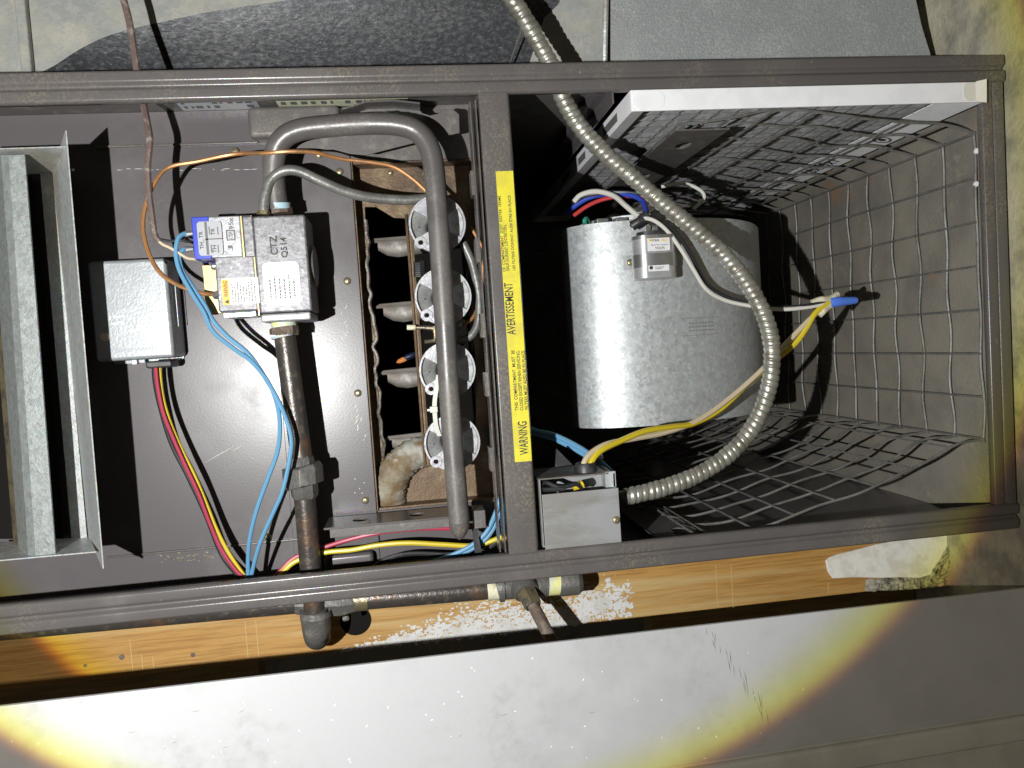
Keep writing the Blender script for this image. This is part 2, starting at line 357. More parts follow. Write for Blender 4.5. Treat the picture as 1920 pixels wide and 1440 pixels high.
pr = [(u0, -.03), (u0, -.002), (u0 + .0015, -.0003), (u1 - .004, -.0003), (u1 - .0015, -.0016), (u1, -.004), (u1, -.03), (u1 - .0015, -.03), (u1 - .0015, -.005), (u0 + .0015, -.003), (u0 + .0015, -.03)]
n = len(pr); g = G().add([(a, VT - .0284, w) for a, w in pr] + [(a, VB + .0284, w) for a, w in pr], [(i, (i + 1) % n, n + (i + 1) % n, n + i) for i in range(n)])
div = cab.part('divider_rail', g, 'enamel_rail', ang=75, wn=True)
# thin lip plates left of the divider rail, with raised tabs
g = G()
lip = [u0 - .0085, u0 - .0035]
g.box(lip[0], lip[0] + .0012, VB + .03, VT - .034, -.03, -.006)
g.box(lip[1], lip[1] + .0012, VB + .03, VT - .034, -.03, -.0025)
for y in (345, 470, 610, 720, 860):
    c = P(912, y, -.02).y; g.box(lip[0] - .003, lip[0], c - .012, c + .012, -.03, -.012)
cab.part('door_lip', g, 'enamel_rail')
g = G().box(u0 + .0016, u0 + .0036, VB + .003, VT - .003, -.62, -.0305)
cab.part('deck_panel', g, 'inner_dark')
# sides, back, floor
cab.part('side_panel', G().box(UL, UR - .002, VT - .0020, VT - .0001, -.70, -.0505), 'enamel_dusty')
cab.part('side_panel', G().box(UL, UR - .002, VB + .0001, VB + .002, -.70, -.0505), 'enamel')
cab.part('back_panel', G().box(UL, UR - .002, VB + .002, VT - .002, -.702, -.70), 'inner_dark')
UFL = .538
cab.part('floor_panel', G().box(UFL, UFL + .002, VB + .0022, VT - .0022, -.699, -.0145), 'dirty_steel')
# vestibule panel with the burner opening
WP = -.112
op = [P(655, 300, WP), P(900, 298, WP), P(950, 946, WP), P(706, 948, WP)]
panel_l, panel_r = UL, u0 + .0012
g = G()
uo0 = (op[0].x + op[3].x) / 2; vo1 = (op[0].y + op[1].y) / 2; vo0 = (op[2].y + op[3].y) / 2; uo1 = (op[1].x + op[2].x) / 2
g.box(panel_l, uo0, VB + .0021, VT - .0021, WP - .002, WP)
cab.part('vestibule_panel', g, 'enamel', bev=.0006)
g = G().box(uo0, panel_r, vo1, VT - .0021, WP - .004, WP - .002)
cab.part('vestibule_panel', g, 'enamel_dusty')
g = G().box(uo0, panel_r, VB + .0021, vo0, WP - .004, WP - .002)
cab.part('vestibule_panel', g, 'enamel')
# raised cover plate beside the opening, and seams
uc0 = P(520, 650, WP).x
cab.part('cover_plate', G().box(uc0, uo0 + .0005, P(600, 1035, WP).y, P(600, 285, WP).y, WP + .0002, WP + .0022), 'enamel', bev=.0008)
vtp = P(340, 272, WP).y
cab.part('seam', G().box(P(180, 272, WP).x, P(485, 272, WP).x, vtp - .001, vtp + .0014, WP + .0001, WP + .003), 'enamel_rail', bev=.0006)
vbs = P(340, 1032, WP).y
cab.part('seam', G().box(P(200, 1032, WP).x, P(600, 1032, WP).x, vbs - .001, vbs + .0014, WP + .0001, WP + .003), 'enamel_rail', bev=.0006)
# a sloping duct cheek below the opening (lower bracket area)
cab.part('gusset_panel', G().box(P(612, 1060, WP).x, P(703, 1060, WP).x, VB + .0022, P(660, 1032, WP).y, WP + .0002, WP + .0165), 'enamel', bev=.004)
cab.part('gusset_panel', G().box(P(470, 230, WP).x, P(640, 230, WP).x, P(600, 262, WP).y, P(600, 205, WP).y, WP + .0002, WP + .0165), 'enamel_dusty', bev=.005)
for x, y in ((441, 284), (598, 290), (637, 322), (651, 527), (671, 737), (685, 938), (653, 984), (502, 1007)):
    cab.inst('screw', SCREW, P(x, y, WP + .0022))
r = random.Random(31); g = G(); g2 = G()
def sliver(G_, x, y, ln_, wd_, ang, w):
    a = P(x, y, w); d = Vector((math.cos(ang), math.sin(ang), 0)); q_ = Vector((-d.y, d.x, 0)) * wd_
    G_.add([a - d * ln_, a - d * ln_ * .2 + q_, a + d * ln_, a + d * ln_ * .1 - q_ * .7], [(0, 1, 2, 3)])
for k in range(9): sliver(g, 676 + r.uniform(-9, 10), 765 + k * 7 + r.uniform(-4, 4), r.uniform(.001, .005), .0005, r.uniform(.8, 1.3), WP + .0024)
for k in range(7): sliver(g, r.uniform(640, 652), r.uniform(560, 640), r.uniform(.0008, .004), .0004, r.uniform(.8, 2), WP + .0024)
for k in range(5): sliver(g, r.uniform(663, 688), r.uniform(880, 925), .001, .0006, r.uniform(0, 3), WP + .0024)
sliver(g, 415, 850, .022, .00025, .45, WP + .0002); sliver(g, 445, 840, .008, .0002, .5, WP + .0002)
for k in range(16): sliver(g, 480 - k * 17 + r.uniform(-6, 6), 318 + r.uniform(-2, 2), r.uniform(.001, .006), .0003, r.uniform(-.05, .05), WP + .0002)
for k in range(40): sliver(g2, r.uniform(288, 400), 1045 + r.gauss(0, 5), r.uniform(.0008, .003), .0007, r.uniform(-.3, .3), WP + .0002)
cab.part('paint_chip', g, 'card_tab'); cab.part('stain', g2, 'brass_dull')
# rating labels on the side wall
def side_label(x0, x1, w0, w1, mt, seed):
    ua, ub = x0, x1; v = VT - .0023
    lab = cab.part('rating_label', G().box(ua, ub, v, v + .0001, w0, w1), mt)
    r = random.Random(seed); g = G(); a = ua + .004
    while a < ub - .006:
        d = r.uniform(.002, .007)
        for k in range(3):
            if r.random() < .8:
                h = w0 + (w1 - w0) * (.15 + .28 * k); g.add([(a, v - .0002, h), (a + d, v - .0002, h), (a + d, v - .0002, h + (w1 - w0) * .16), (a, v - .0002, h + (w1 - w0) * .16)], [(0, 1, 2, 3)])
        a += d + r.uniform(.001, .006)
    cab.part('lettering', g, 'ink_soft', lab)
side_label(P(332, 190, -.09).x, P(482, 190, -.09).x, -.111, -.064, 'plate_grey', 3)
side_label(P(516, 187, -.085).x, P(765, 187, -.085).x, -.108, -.05, 'sticker_cream', 5)
# yellow warning sticker on the divider rail
us0, us1 = P(947.5, 595, 0).x, P(979.5, 592, 0).x; vs0, vs1 = P(985, 865, 0).y, P(942, 321, 0).y
st = cab.part('warning_sticker', G().box(us0, us1, vs0, vs1, -.0002, .0002), 'sticker_yellow', div, label='yellow bilingual warning sticker')
st.parent = cab.o
def sticker_text(s, x, y0, y1, hpx, mt='ink'):
    xm = x; a = P(x, y0, .0004); b = P(x, y1, .0004)
    return cab.part('lettering', text_geo(s, ((a.x + b.x) / 2, (a.y + b.y) / 2, .0002), 0, hpx * .00053, abs(b.y - a.y)), mt, st)
sticker_text('WARNING', 981, 853, 790, 17)
sticker_text('AVERTISSEMENT', 956, 628, 530, 16)
def line_at(x, y0, y1, s, h=6.2): sticker_text(s, x, y0, y1, h)
line_at(965, 770, 656, 'THIS  COMPARTMENT  MUST  BE'); line_at(974.5, 770, 657, 'CLOSED EXCEPT WHEN SERVICING.'); line_at(984, 768, 656, 'FILTERS MUST ALSO BE IN PLACE.')
line_at(940, 510, 367, 'CE  COMPARTIMENT  DOIT  RESTER  FERM\u00c9'); line_at(949, 508, 421, "SAUF DURANT L'ENTRETIEN."); line_at(958.5, 507, 365, 'LES FILTRES DOIVENT AUSSI \u00caTRE EN PLACE.')
# burner box: side walls, rusty plate with a ragged opening, dark heat exchanger behind
WB2 = -.138
g = G()
g.box(uo0, uo0 + .002, vo0, vo1, WB2, WP - .0005); g.box(uo0 + .002, panel_r, vo1 - .002, vo1, WB2, WP - .0045); g.box(uo0 + .002, panel_r, vo0, vo0 + .002, WB2, WP - .0045)
cab.part('burner_box_wall', g, 'rust_plate')
r = random.Random(11)
inner = []
ipx = [(684, 388), (705, 388), (738, 408), (770, 410), (815, 420), (870, 440), (886, 600), (894, 720), (890, 850), (830, 868), (790, 862), (745, 885), (722, 895)]
for y in range(860, 400, -14):
    ipx.append((683 + (y - 388) * .076 + r.uniform(-4.5, 4.5), y))
inner = [P(x, y, WB2)[:2] for x, y in ipx]
outer = [(uo0 + .0021, vo0 + .0021), (uo0 + .0021, vo1 - .0021), (panel_r, vo1 - .0021), (panel_r, vo0 + .0021)]
cab.part('burner_plate', G().holed(outer, [inner], WB2 - .0018, WB2), 'rust_plate')
# the ragged folded lip along the opening's edge
lp = [(P(x, y, WB2 + .004)) for x, y in ipx[13:]]
g = G().tube(cr(lp, 3), .0022, 6)
cab.part('torn_edge', g, 'torn_metal')
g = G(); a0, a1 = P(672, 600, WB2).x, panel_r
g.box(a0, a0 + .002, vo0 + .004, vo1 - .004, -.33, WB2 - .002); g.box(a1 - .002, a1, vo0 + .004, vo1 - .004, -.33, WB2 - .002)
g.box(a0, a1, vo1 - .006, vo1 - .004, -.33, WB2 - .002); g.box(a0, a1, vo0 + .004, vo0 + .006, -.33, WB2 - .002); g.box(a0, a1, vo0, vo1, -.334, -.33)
cab.part('heat_exchanger_cavity', g, 'soot_hole_shade')
for x, y in ((732, 324), (797, 325), (858, 940), (890, 345), (908, 415), (925, 845), (922, 940)):
    cab.inst('screw', SCREW_S, P(x, y, WB2 + .0002))
r = random.Random(17)
cp_ = pp([(806, 846, -.142), (782, 850, -.140), (758, 864, -.137), (740, 886, -.136), (730, 912, -.138), (728, 936, -.142)], 8)
seedc = [[r.uniform(-.0014, .0014) for _ in range(20)] for _ in cp_]
cab.part('corroded_elbow', G().tube(cp_, .018, 20, rfun=lambda i, k: .0172 + .004 * i / len(cp_) + seedc[i][int(k * 20) % 20]), 'scale_crust', ang=80)
# blower compartment: side rails that carry the filter
ua = P(1128, 175, -.03).x
cab.part('filter_channel', G().box(ua, ua + .012, VT - .014, VT - .0022, -.65, -.035).box(ua + .012, ua + .014, VT - .03, VT - .0022, -.65, -.035), 'enamel')
# ================================================================== BURNERS
def burner(label):
    c = P(820, 420, -.056); t = T('gas_burner', label, 'burner', (c.x, c.y, -.17), 'row of round gas burners')
    R = .0298
    t.part('inlet_ring', G().lathe(c, (0, 0, 1), [(-.014, R - .001), (-.002, R), (.0008, R - .0004), (.0008, R - .0022), (-.004, R - .003), (-.014, R - .004)], 40, ref=(1, 0, 0)), 'cast_soft')
    cone = t.part('venturi', G().lathe(c, (0, 0, 1), [(-.003, R - .0028), (-.008, .0225), (-.016, .0135), (-.03, .010), (-.06, .0105), (-.095, .013), (-.095, .0115), (-.06, .009), (-.035, .0085)], 32, ref=(1, 0, 0)), 'cast_light')
    g = G()
    for k in range(8):
        a = math.radians(k * 45 + 3); d = Vector((math.cos(a), math.sin(a), 0)); q = Vector((-d.y, d.x, 0)) * .0006
        A = [c + d * (R - .003) + Vector((0, 0, -.004)), c + d * .02 + Vector((0, 0, -.0075)), c + d * .0135 + Vector((0, 0, -.02)), c + d * (R - .005) + Vector((0, 0, -.009))]
        g.hexa([p + q for p in A], [p - q for p in A])
    t.part('fin', g, 'cast_soft', cone)
    # air shutter: two solid sectors with a spoked hub
    for a0, a1 in ((34, 147), (213, 328)):
        n = 14; pts = [(c.x + (R - .002) * math.cos(math.radians(a0 + (a1 - a0) * k / n)), c.y + (R - .002) * math.sin(math.radians(a0 + (a1 - a0) * k / n))) for k in range(n + 1)]
        pts += [(c.x + .0125 * math.cos(math.radians(a1 - 4 - (a1 - a0 - 8) * k / n)), c.y + .0125 * math.sin(math.radians(a1 - 4 - (a1 - a0 - 8) * k / n))) for k in range(n + 1)]
        t.part('air_shutter', G().prism(pts, c.z - .0013, c.z + .0003), 'cast_soft')
    e = c + Vector((-R * .62, -R * .62, .0004))
    t.part('shutter_tab', G().lathe(e, (0, 0, 1), [(0, .0062), (.0012, .0062), (.0012, .0028), (-.0005, .0026), (-.0005, 0)], 18), 'cast_soft')
    t.part('tab_hole_shade', G().lathe(e + Vector((0, 0, .0008)), (0, 0, 1), [(0, .0024), (0, 0)], 14), 'soot_hole_shade')  # black disc paints the shade inside the tab's hole
    # flattened ribbon end turned towards the heat exchanger
    b = Vector((c.x, c.y - .009, -.150)); g = G()
    rings = []
    for du, ry, rw, dv in ((.004, .010, .011, .003), (-.016, .0105, .011, .002), (-.03, .0108, .009, .001), (-.044, .0112, .007, .0), (-.056, .0098, .005, .001), (-.066, .0065, .004, .004)):
        rings.append([b + Vector((du, dv + ry * math.copysign(abs(math.cos(2 * math.pi * k / 16)) ** .7, math.cos(2 * math.pi * k / 16)), rw * math.copysign(abs(math.sin(2 * math.pi * k / 16)) ** 1.6, math.sin(2 * math.pi * k / 16)))) for k in range(16)])
    g.add([q for rg in rings for q in rg], [(i * 16 + k, i * 16 + (k + 1) % 16, (i + 1) * 16 + (k + 1) % 16, (i + 1) * 16 + k) for i in range(5) for k in range(16)] + [tuple(80 + k for k in range(16))])
    t.part('burner_tube', g, 'burner_ash')
    t.part('burner_ridge', G().slab([b + Vector((.004, .0135, .003)), b + Vector((-.07, .011, .002)), b + Vector((-.078, .006, 0)), b + Vector((.004, .008, .009))], .0012), 'burner_ash')
    return t
BL = ['pale round gas burner inlet next to the grey tube, topmost of four', 'pale round gas burner inlet second from the top, above the pilot tubes', 'pale round gas burner inlet just below the pilot tubes, with a cable tie end', 'pale round gas burner inlet at the bottom of the row, beside crusty deposit']
b0 = burner(BL[0])
cs = [P(820, 420, -.056), P(831, 556, -.056), P(839, 694, -.056), P(848, 830, -.056)]
for i in range(1, 4):
    r_ = b0.o.copy(); COL.objects.link(r_); r_['label'] = BL[i]
    dlt = cs[i] - cs[0]; r_.location = b0.o.location + WD(dlt)
    for ch in list(b0.o.children):
        c_ = ch.copy(); COL.objects.link(c_); c_.parent = r_
        for gch in ch.children:
            d_ = gch.copy(); COL.objects.link(d_); d_.parent = c_
# carry-over strip across the burners
g = G()
A = [P(761, 402, -.098), P(798, 872, -.098)]; B = [P(769, 402, -.098), P(806, 872, -.098)]
g.hexa([A[0], B[0], B[1], A[1]], [p - Vector((0, 0, .002)) for p in (A[0], B[0], B[1], A[1])])
for x0, x1 in ((761, 797), (769, 806)): g.tube([P(x0, 402, -.096), P(x1, 872, -.096)], .0014, 6)
single('carryover_strip', g, 'rust_plate', 'thin rusty metal strip running across the burner tubes', 'strip')
# pilot assembly
pil = T('pilot_burner', 'small brass pilot burner and sensor on a bracket between burners', 'pilot burner', P(800, 640, -.09))
pil.part('sensor_tip', G().tube([P(763, 614, -.085), P(779, 614, -.085)], .0028, 10), 'tape_white')
pil.part('sensor_body', G().tube([P(779, 614, -.085), P(795, 614, -.085), P(812, 615, -.085)], [.0016, .0024, .0028], 10), 'brass_dull')
pil.part('pilot_tube', G().tube([P(796, 641, -.085), P(815, 639, -.085), P(816, 628, -.085), P(813, 612, -.085)], .0022, 8), 'brass_dull')
pil.part('fitting', G().tube([P(858, 611, -.075), P(862, 611, -.075), P(866, 610, -.075)], [.004, .0045, .003], 6), 'steel')
pil.part('coil_spring', G().tube([P(777 + 24 * math.cos(k * .55) * 0 + 10 + 10 * math.sin(k * .9), 490 + k * .5, -.085 + .004 * math.cos(k * .9)) for k in range(60)], .0011, 6), 'wire_black')
pil.part('flame', G().lathe(P(752, 676, -.12), (1, .35, 0), [(-.006, 0), (-.003, .0022), (.002, .0028), (.007, .0022), (.012, 0)], 12), 'flame')
pil.part('flame', G().lathe(P(768, 668, -.12), (1, .35, 0), [(-.01, .0), (-.004, .0035), (.004, .0032), (.012, .0)], 12), 'flame_blue')
# ================================================================== MANIFOLD PIPE AND BRACKETS
man = T('manifold_pipe', 'thick grey bent manifold pipe arching over the burners to a rounded end', 'pipe', P(862, 1000, -.04))
mp_ = pp([(521, 392, -.062), (515, 350, -.06), (514, 300, -.055), (527, 264, -.05), (560, 244, -.046), (620, 236, -.042), (690, 232, -.038), (745, 234, -.035), (783, 247, -.034), (806, 280, -.033), (815, 330, -.033), (822, 420, -.033), (834, 600, -.033), (847, 800, -.033), (858, 940, -.033), (861, 978, -.033)], 8)
man.part('pipe_body', G().tube(mp_, .0107, 24), 'pipe_enamel')
e0 = P(861, 978, -.033); e1 = P(862, 1012, -.033)
man.part('pipe_end', G().tube([e0, e0.lerp(e1, .3), e0.lerp(e1, .6), e0.lerp(e1, .85), e1], [.0107, .0102, .0082, .005, .001], 24), 'enamel_rail')
def plate_px(pts, w, t): return G().prism([P(x, y, w)[:2] for x, y in pts], w - t, w)
man.part('bracket', plate_px([(478, 268), (520, 262), (600, 235), (645, 216), (690, 202), (740, 200), (787, 205), (792, 212), (806, 216), (822, 213), (832, 204), (851, 206), (861, 214), (862, 249), (824, 257), (800, 262), (740, 277), (685, 291), (655, 288), (625, 280), (575, 282), (520, 280)], -.072, .0022), 'enamel_dusty', bev=.0006)
A = [P(645, 216, -.072), P(690, 202, -.072), P(740, 200, -.072), P(787, 205, -.072)]
man.part('bracket_flange', G().sheet(A, [p + Vector((0, 0, .022)) for p in A], (0, -.0018, 0)), 'enamel_rail')
# weld bead along the bracket
man.part('weld', G().tube(pp([(660, 222, -.043), (690, 216, -.041), (720, 214, -.039), (748, 218, -.037), (762, 222, -.036)], 6), [.0022 + .0012 * random.random() for _ in range(25)], 8), 'cast_iron')
# lower bracket: shelf with two slots and an edge flange
vq = P(740, 978, -.05).y
ua_, ub_ = P(606, 978, -.05).x, P(872, 968, -.05).x
def oval(cu, cw, a, b, n=16): return [(cu + a * math.cos(2 * math.pi * k / n), cw + b * math.sin(2 * math.pi * k / n)) for k in range(n)]
gg = G().holed([(ua_, -.05), (ub_, -.05), (ub_, -.10), (ua_, -.10)], [oval(P(673, 965, -.06).x, -.075, .0085, .009), oval(P(782, 965, -.06).x, -.075, .0085, .009)], vq - .002, vq)
gg.v = [Vector((p.x, p.z, p.y)) for p in gg.v]
man.part('shelf_bracket', gg, 'enamel_rail')
man.part('shelf_flange', G().box(P(606, 985, -.05).x + .006, ub_, vq - .011, vq - .0021, -.052, -.050), 'enamel_dusty', bev=.0005)
man.part('bracket_lug', G().box(*bx(889, 957, 911, 991, -.045, -.075)), 'enamel_dusty', bev=.001)
# ================================================================== GAS VALVE
val = T('gas_valve', 'cast metal gas valve with blue terminal cap and white stickers', 'gas valve', P(520, 600, -.08))
val.part('body', G().box(*bx(479, 403, 579, 586, -.036, -.09)), 'cast', bev=.0025)
val.part('body', G().box(*bx(402, 404, 477.5, 584, -.0375, -.088)), 'cast', bev=.002)
val.part('joint_plate', G().box(*bx(476.8, 404, 479.4, 592, -.0365, -.088)), 'zinc_yellow')
val.part('joint_plate', G().box(*bx(453, 405, 456, 482, -.0352, -.06)), 'zinc_yellow')
val.part('coil_housing', G().box(*bx(388, 405, 452.6, 483, -.0345, -.062)), 'cast_soft', bev=.0015)
val.part('coil_housing', G().box(*bx(456.4, 405, 476.5, 482, -.0348, -.062)), 'cast', bev=.0015)
val.part('terminal_cap', G().box(*bx(361, 406, 394, 486, -.0335, -.062)), 'blue_plastic', bev=.001)
pl_ = bx(371, 415, 417, 479, -.0325, -.034)
tl = val.part('terminal_label', G().rbox(*pl_[:4], -.0334, -.0322, .003), 'plate_grey')
WV = -.0321
def vt(s, x, y0, y1, h, mt='ink', par=None, w=WV, up=True):
    a, b = P(x, y0, w), P(x, y1, w)
    val.part('lettering', text_geo(s, ((a.x + b.x) / 2, (a.y + b.y) / 2, w), 0, h * .00053, abs(b.y - a.y), h=.0002), mt, par)
vt('TH_ TR', 378, 467, 434, 8, par=tl); vt('TR', 399, 441, 428, 7, par=tl); vt('TH', 402, 474, 460, 7, par=tl)
g = G()
for x0, y0, x1, y1 in ((385, 447.6, 417, 448.4), (387.3, 416, 388, 478), (392, 440, 392.6, 425), (408, 440, 408.6, 425), (396, 474, 396.6, 459), (409, 474, 409.6, 459)):
    a, b = P(x0, y0, WV), P(x1, y1, WV); g.add([(a.x, a.y, WV + .0002), (b.x, a.y, WV + .0002), (b.x, b.y, WV + .0002), (a.x, b.y, WV + .0002)], [(0, 1, 2, 3)])
val.part('rule_line', g, 'ink_soft', tl)
vt('CTZ', 513, 478, 442, 13, w=-.0356); vt('Q514', 533, 483, 445, 13, w=-.0356)
vt('J', 432, 472, 460, 9, 'ink_soft', w=-.0342); vt('95x', 433, 430, 408, 9, 'ink_soft', w=-.0342)
g = G(); fr = bx(424, 431, 441, 451, -.0342, -.0342)
g.holed([(fr[0], fr[2]), (fr[1], fr[2]), (fr[1], fr[3]), (fr[0], fr[3])], [[(fr[0] + .0012, fr[2] + .0012), (fr[1] - .0012, fr[2] + .0012), (fr[1] - .0012, fr[3] - .0012), (fr[0] + .0012, fr[3] - .0012)]], -.0342, -.034)
val.part('approval_mark', g, 'ink_soft'); vt('CSA', 432, 448, 434, 7, 'ink_soft', w=-.0342)
val.part('sticker', G().rbox(*bx(494, 491, 563, 573, -.0352, -.0358), .005), 'sticker_white', label='blank looking white rounded sticker with faint print')
s2 = bx(502, 510, 556, 560, -.035, -.035)
val.part('lettering', micro(s2[0], s2[1], s2[2], s2[3], -.0350, 6, .3, seed=4), 'ink_soft')
ws = bx(416, 521, 486, 570, -.0366, -.0372)
wl = val.part('sticker', G().box(*ws[:4], -.0373, -.0366), 'sticker_white', label='white sticker with orange warning strip')
os_ = bx(416.5, 524, 430, 572, -.0363, -.0365)
val.part('warning_strip', G().box(*os_[:4], -.0366, -.0362), 'sticker_orange', wl)
vt('WARNING', 423, 557, 527, 7.5, w=-.0361, par=wl)
q = P(425, 566, -.036)
val.part('hazard_triangle', G().add([(q.x + .002, q.y - .0022, -.0359), (q.x + .002, q.y + .0022, -.0359), (q.x - .0022, q.y, -.0359)], [(0, 1, 2)]), 'ink', wl)
s3 = bx(433, 524, 480, 566, -.0364, -.0364)
val.part('lettering', micro(s3[0], s3[1], s3[2], s3[3], -.0363, 9, .4, seed=9), 'ink_soft', wl)
val.part('bracket_plate', G().prism([P(x, y, -.055)[:2] for x, y in ((378, 497), (412, 497), (420, 585), (405, 590), (396, 590), (384, 562), (381, 520))], -.06, -.055), 'zinc_yellow', bev=.0006)
val.part('foot', G().box(*bx(420, 586, 480, 594, -.05, -.085)), 'galv')
val.part('outlet_flange', G().box(*bx(489, 586.5, 583, 602, -.034, -.092)), 'cast_soft', bev=.002)
val.part('regulator_cap', G().lathe(P(581, 500, -.066) + Vector((0, 0, 0)), (1, 0, 0), [(-.004, .023), (.002, .023), (.006, .021), (.0075, .012), (.0075, 0)], 28), 'pipe_enamel')
for x, y in ((404, 499), ):
    val.part('screw_head', G().lathe(P(x, y, -.045), (-1, 0, .2), [(-.006, .0035), (.002, .004), (.004, .003), (.0045, 0)], 12), 'steel')
val.part('tube_fitting', G().tube([P(410, 553, -.045), P(404, 553, -.045), P(401, 552, -.045)], [.0048, .0048, .0035], 6), 'steel')
val.part('tube_fitting', G().tube([P(494, 403, -.05), P(494, 396, -.05)], .0065, 6), 'brass_dull')
val.part('pipe_nut', G().tube([P(526, 402, -.065), P(524, 390, -.065)], .0125, 8), 'rust_pipe')
val.part('thread_paste', G().tube([P(523, 391, -.063), P(522, 380, -.062)], .0118, 14), 'dope_blue')
for y in (437, 466):
    val.part('terminal', G().tube([P(363, y, -.045), P(352, y + 1, -.045), P(346, y + 2, -.045)], [.0022, .003, .0032], 8), 'steel')
# ================================================================== GAS PIPE
gp = T('gas_pipe', 'black iron gas pipe with union running down from the valve', 'pipe', P(591, 1215, -.06))
WG = -.06
gp.part('thread_paste', G().tube([P(532, 600, WG), P(533, 614, WG)], .0128, 16), 'dope_yellow')
gp.part('bushing', G().tube([P(532, 613, WG), P(533, 619, WG), P(533, 628, WG)], [.0142, .0148, .0145], 8), 'rust_pipe')
gp.part('thread_paste', G().tube([P(533, 628, WG), P(534, 632, WG)], .0135, 16), 'dope_blue')
gp.part('pipe_length', G().tube([P(534, 630, WG), P(549, 740, WG), P(566, 862, WG)], .0108, 20), 'iron')
un = gp.part('union', G().tube([P(564, 856, WG), P(565, 862, WG), P(567, 874, WG)], [.0115, .0128, .0128], 8), 'cast_iron')
gp.part('union_nut', G().tube([P(566, 872, WG), P(567, 876, WG), P(569, 906, WG), P(570, 909, WG)], [.019, .0208, .0208, .019], 8), 'cast_iron', un, bev=.0008)
gp.part('union_collar', G().tube([P(569.5, 907, WG), P(572, 928, WG), P(572.5, 934, WG)], [.014, .0138, .0115], 8), 'cast_iron', un)
gp.part('pipe_length', G().tube([P(571, 930, WG), P(580, 1040, WG), P(592, 1165, WG)], .0108, 20), 'iron')
el = pp([(588, 1142, WG), (591, 1168, WG - .002), (594, 1187, WG - .012), (595, 1193, WG - .03)], 5)
gp.part('elbow', G().tube(el, [.0145] * 4 + [.0142 + .001 * 0] * (len(el) - 4), 20), 'cast_iron')
gp.part('elbow_cap', G().lathe(P(594, 1180, WG), (P(596, 1215, WG) - P(594, 1180, WG)), [(-.02, .0158), (-.014, .0162), (-.012, .0148), (0, .0146), (.008, .0125), (.014, .007), (.0155, 0)], 20), 'cast_iron')
sp_ = T('supply_pipe', 'black iron supply pipe with capped tee behind the cabinet edge', 'pipe', P(900, 1120, -.075))
WS = -.075
sp_.part('pipe_length', G().tube([P(-120, 1190, WS), P(300, 1152, WS), P(560, 1129, WS)], .0118, 20), 'iron')
sp_.part('pipe_length', G().tube([P(690, 1122, WS), P(800, 1113, WS), P(922, 1103, WS)], .0118, 20), 'iron')
sp_.part('valve_body', G().tube([P(556, 1130, WS), P(600, 1128, WS), P(640, 1127, WS), P(668, 1125, WS)], [.013, .0165, .0165, .0125], 8), 'cast_iron')
sp_.part('pin', G().tube([P(645, 1160, WS + .01), P(652, 1159, WS + .012)], [.003, .0025], 8), 'steel')
sp_.part('thread_paste', G().tube([P(664, 1125, WS), P(690, 1122, WS)], [.0122, .0124], 16), 'brass_dull')
sp_.part('thread_tape', G().tube([P(913, 1104, WS), P(921, 1103, WS), P(934, 1102, WS)], .0127, 18), 'tape_white')
tee = sp_.part('tee_fitting', G().tube([P(931, 1103, WS), P(934, 1102, WS), P(944, 1101, WS), P(945, 1101, WS), P(1022, 1095, WS), P(1023, 1095, WS), P(1026, 1095, WS)], [.0148, .0158, .0158, .0135, .0135, .0135, .0135], 20), 'cast_iron')
sp_.part('thread_tape', G().tube([P(1025, 1095, WS), P(1050, 1093, WS)], .0129, 18), 'dope_yellow')
sp_.part('end_cap', G().tube([P(1048, 1093, WS), P(1052, 1093, WS), P(1082, 1090, WS), P(1090, 1089, WS)], [.014, .0146, .0146, .011], 16), 'cast_iron')
d1 = P(984, 1104, WS + .012); d2 = P(1000, 1136, WS + .03); d3 = P(1060, 1250, WS + .07)
sp_.part('branch_collar', G().tube([P(982, 1100, WS), d1, d1.lerp(d2, .25)], [.0145, .0155, .0135], 18), 'cast_iron', tee)
sp_.part('branch_nut', G().tube([d1.lerp(d2, .2), d1.lerp(d2, .8), d2], [.0118, .0112, .009], 6), 'brass_dull', tee)
sp_.part('branch_pipe', G().tube([d1.lerp(d2, .85), d2.lerp(d3, .5), d3], .0066, 16), 'rust_pipe', label='rusty thin branch pipe slanting down from the tee')
# ================================================================== IGNITION CONTROL BOX
ctl = T('control_box', 'small grey metal control box with embossed lettering, half in shadow', 'control box', P(260, 680, -.1))
b_ = bx(170, 486, 319, 675, -.069, -.1118)
ctl.part('cover', G().box(*b_), 'control_grey', bev=.004)
ctl.part('base_plate', G().rbox(b_[0] + .002, P(338, 590, -.108).x, b_[2] - .003, b_[3] + .002, -.1117, -.1075, .004), 'control_grey')
ctl.part('slot', G().box(P(331, 575, -.085).x, P(331, 575, -.085).x + .0005, P(331, 612, -.085).y, P(331, 535, -.085).y, -.09, -.085), 'galv')
ctl.part('lettering', text_geo('Honeywell', (P(250, 655, -.069).x, P(250, 656, -.069).y, -.069), 0, .0078, .043, h=.0003, up=False), 'emboss')
ctl.part('lettering', text_geo('J 049', (P(219, 595, -.069).x, P(219, 595, -.069).y, -.069), 0, .004, .016, h=.0003, up=False), 'card_white')
ctl.part('lettering', text_geo('o79', (P(222, 606, -.069).x, P(222, 606, -.069).y, -.069), 0, .0035, .011, h=.0003, up=False), 'card_white')
ctl.part('rivet', G().lathe(P(197, 632, -.069), (0, 0, 1), [(0, .0046), (.001, .0046), (.0022, .0034), (.0026, .0015), (.0026, 0)], 16), 'tape_white')
ctl.part('grommet', G().rbox(*bx(272, 676, 322, 690, -.072, -.098)[:4], -.098, -.072, .003), 'rubber', bev=.002)
ctl.part('clip', G().box(*bx(248, 675, 256, 683, -.072, -.08)), 'steel')
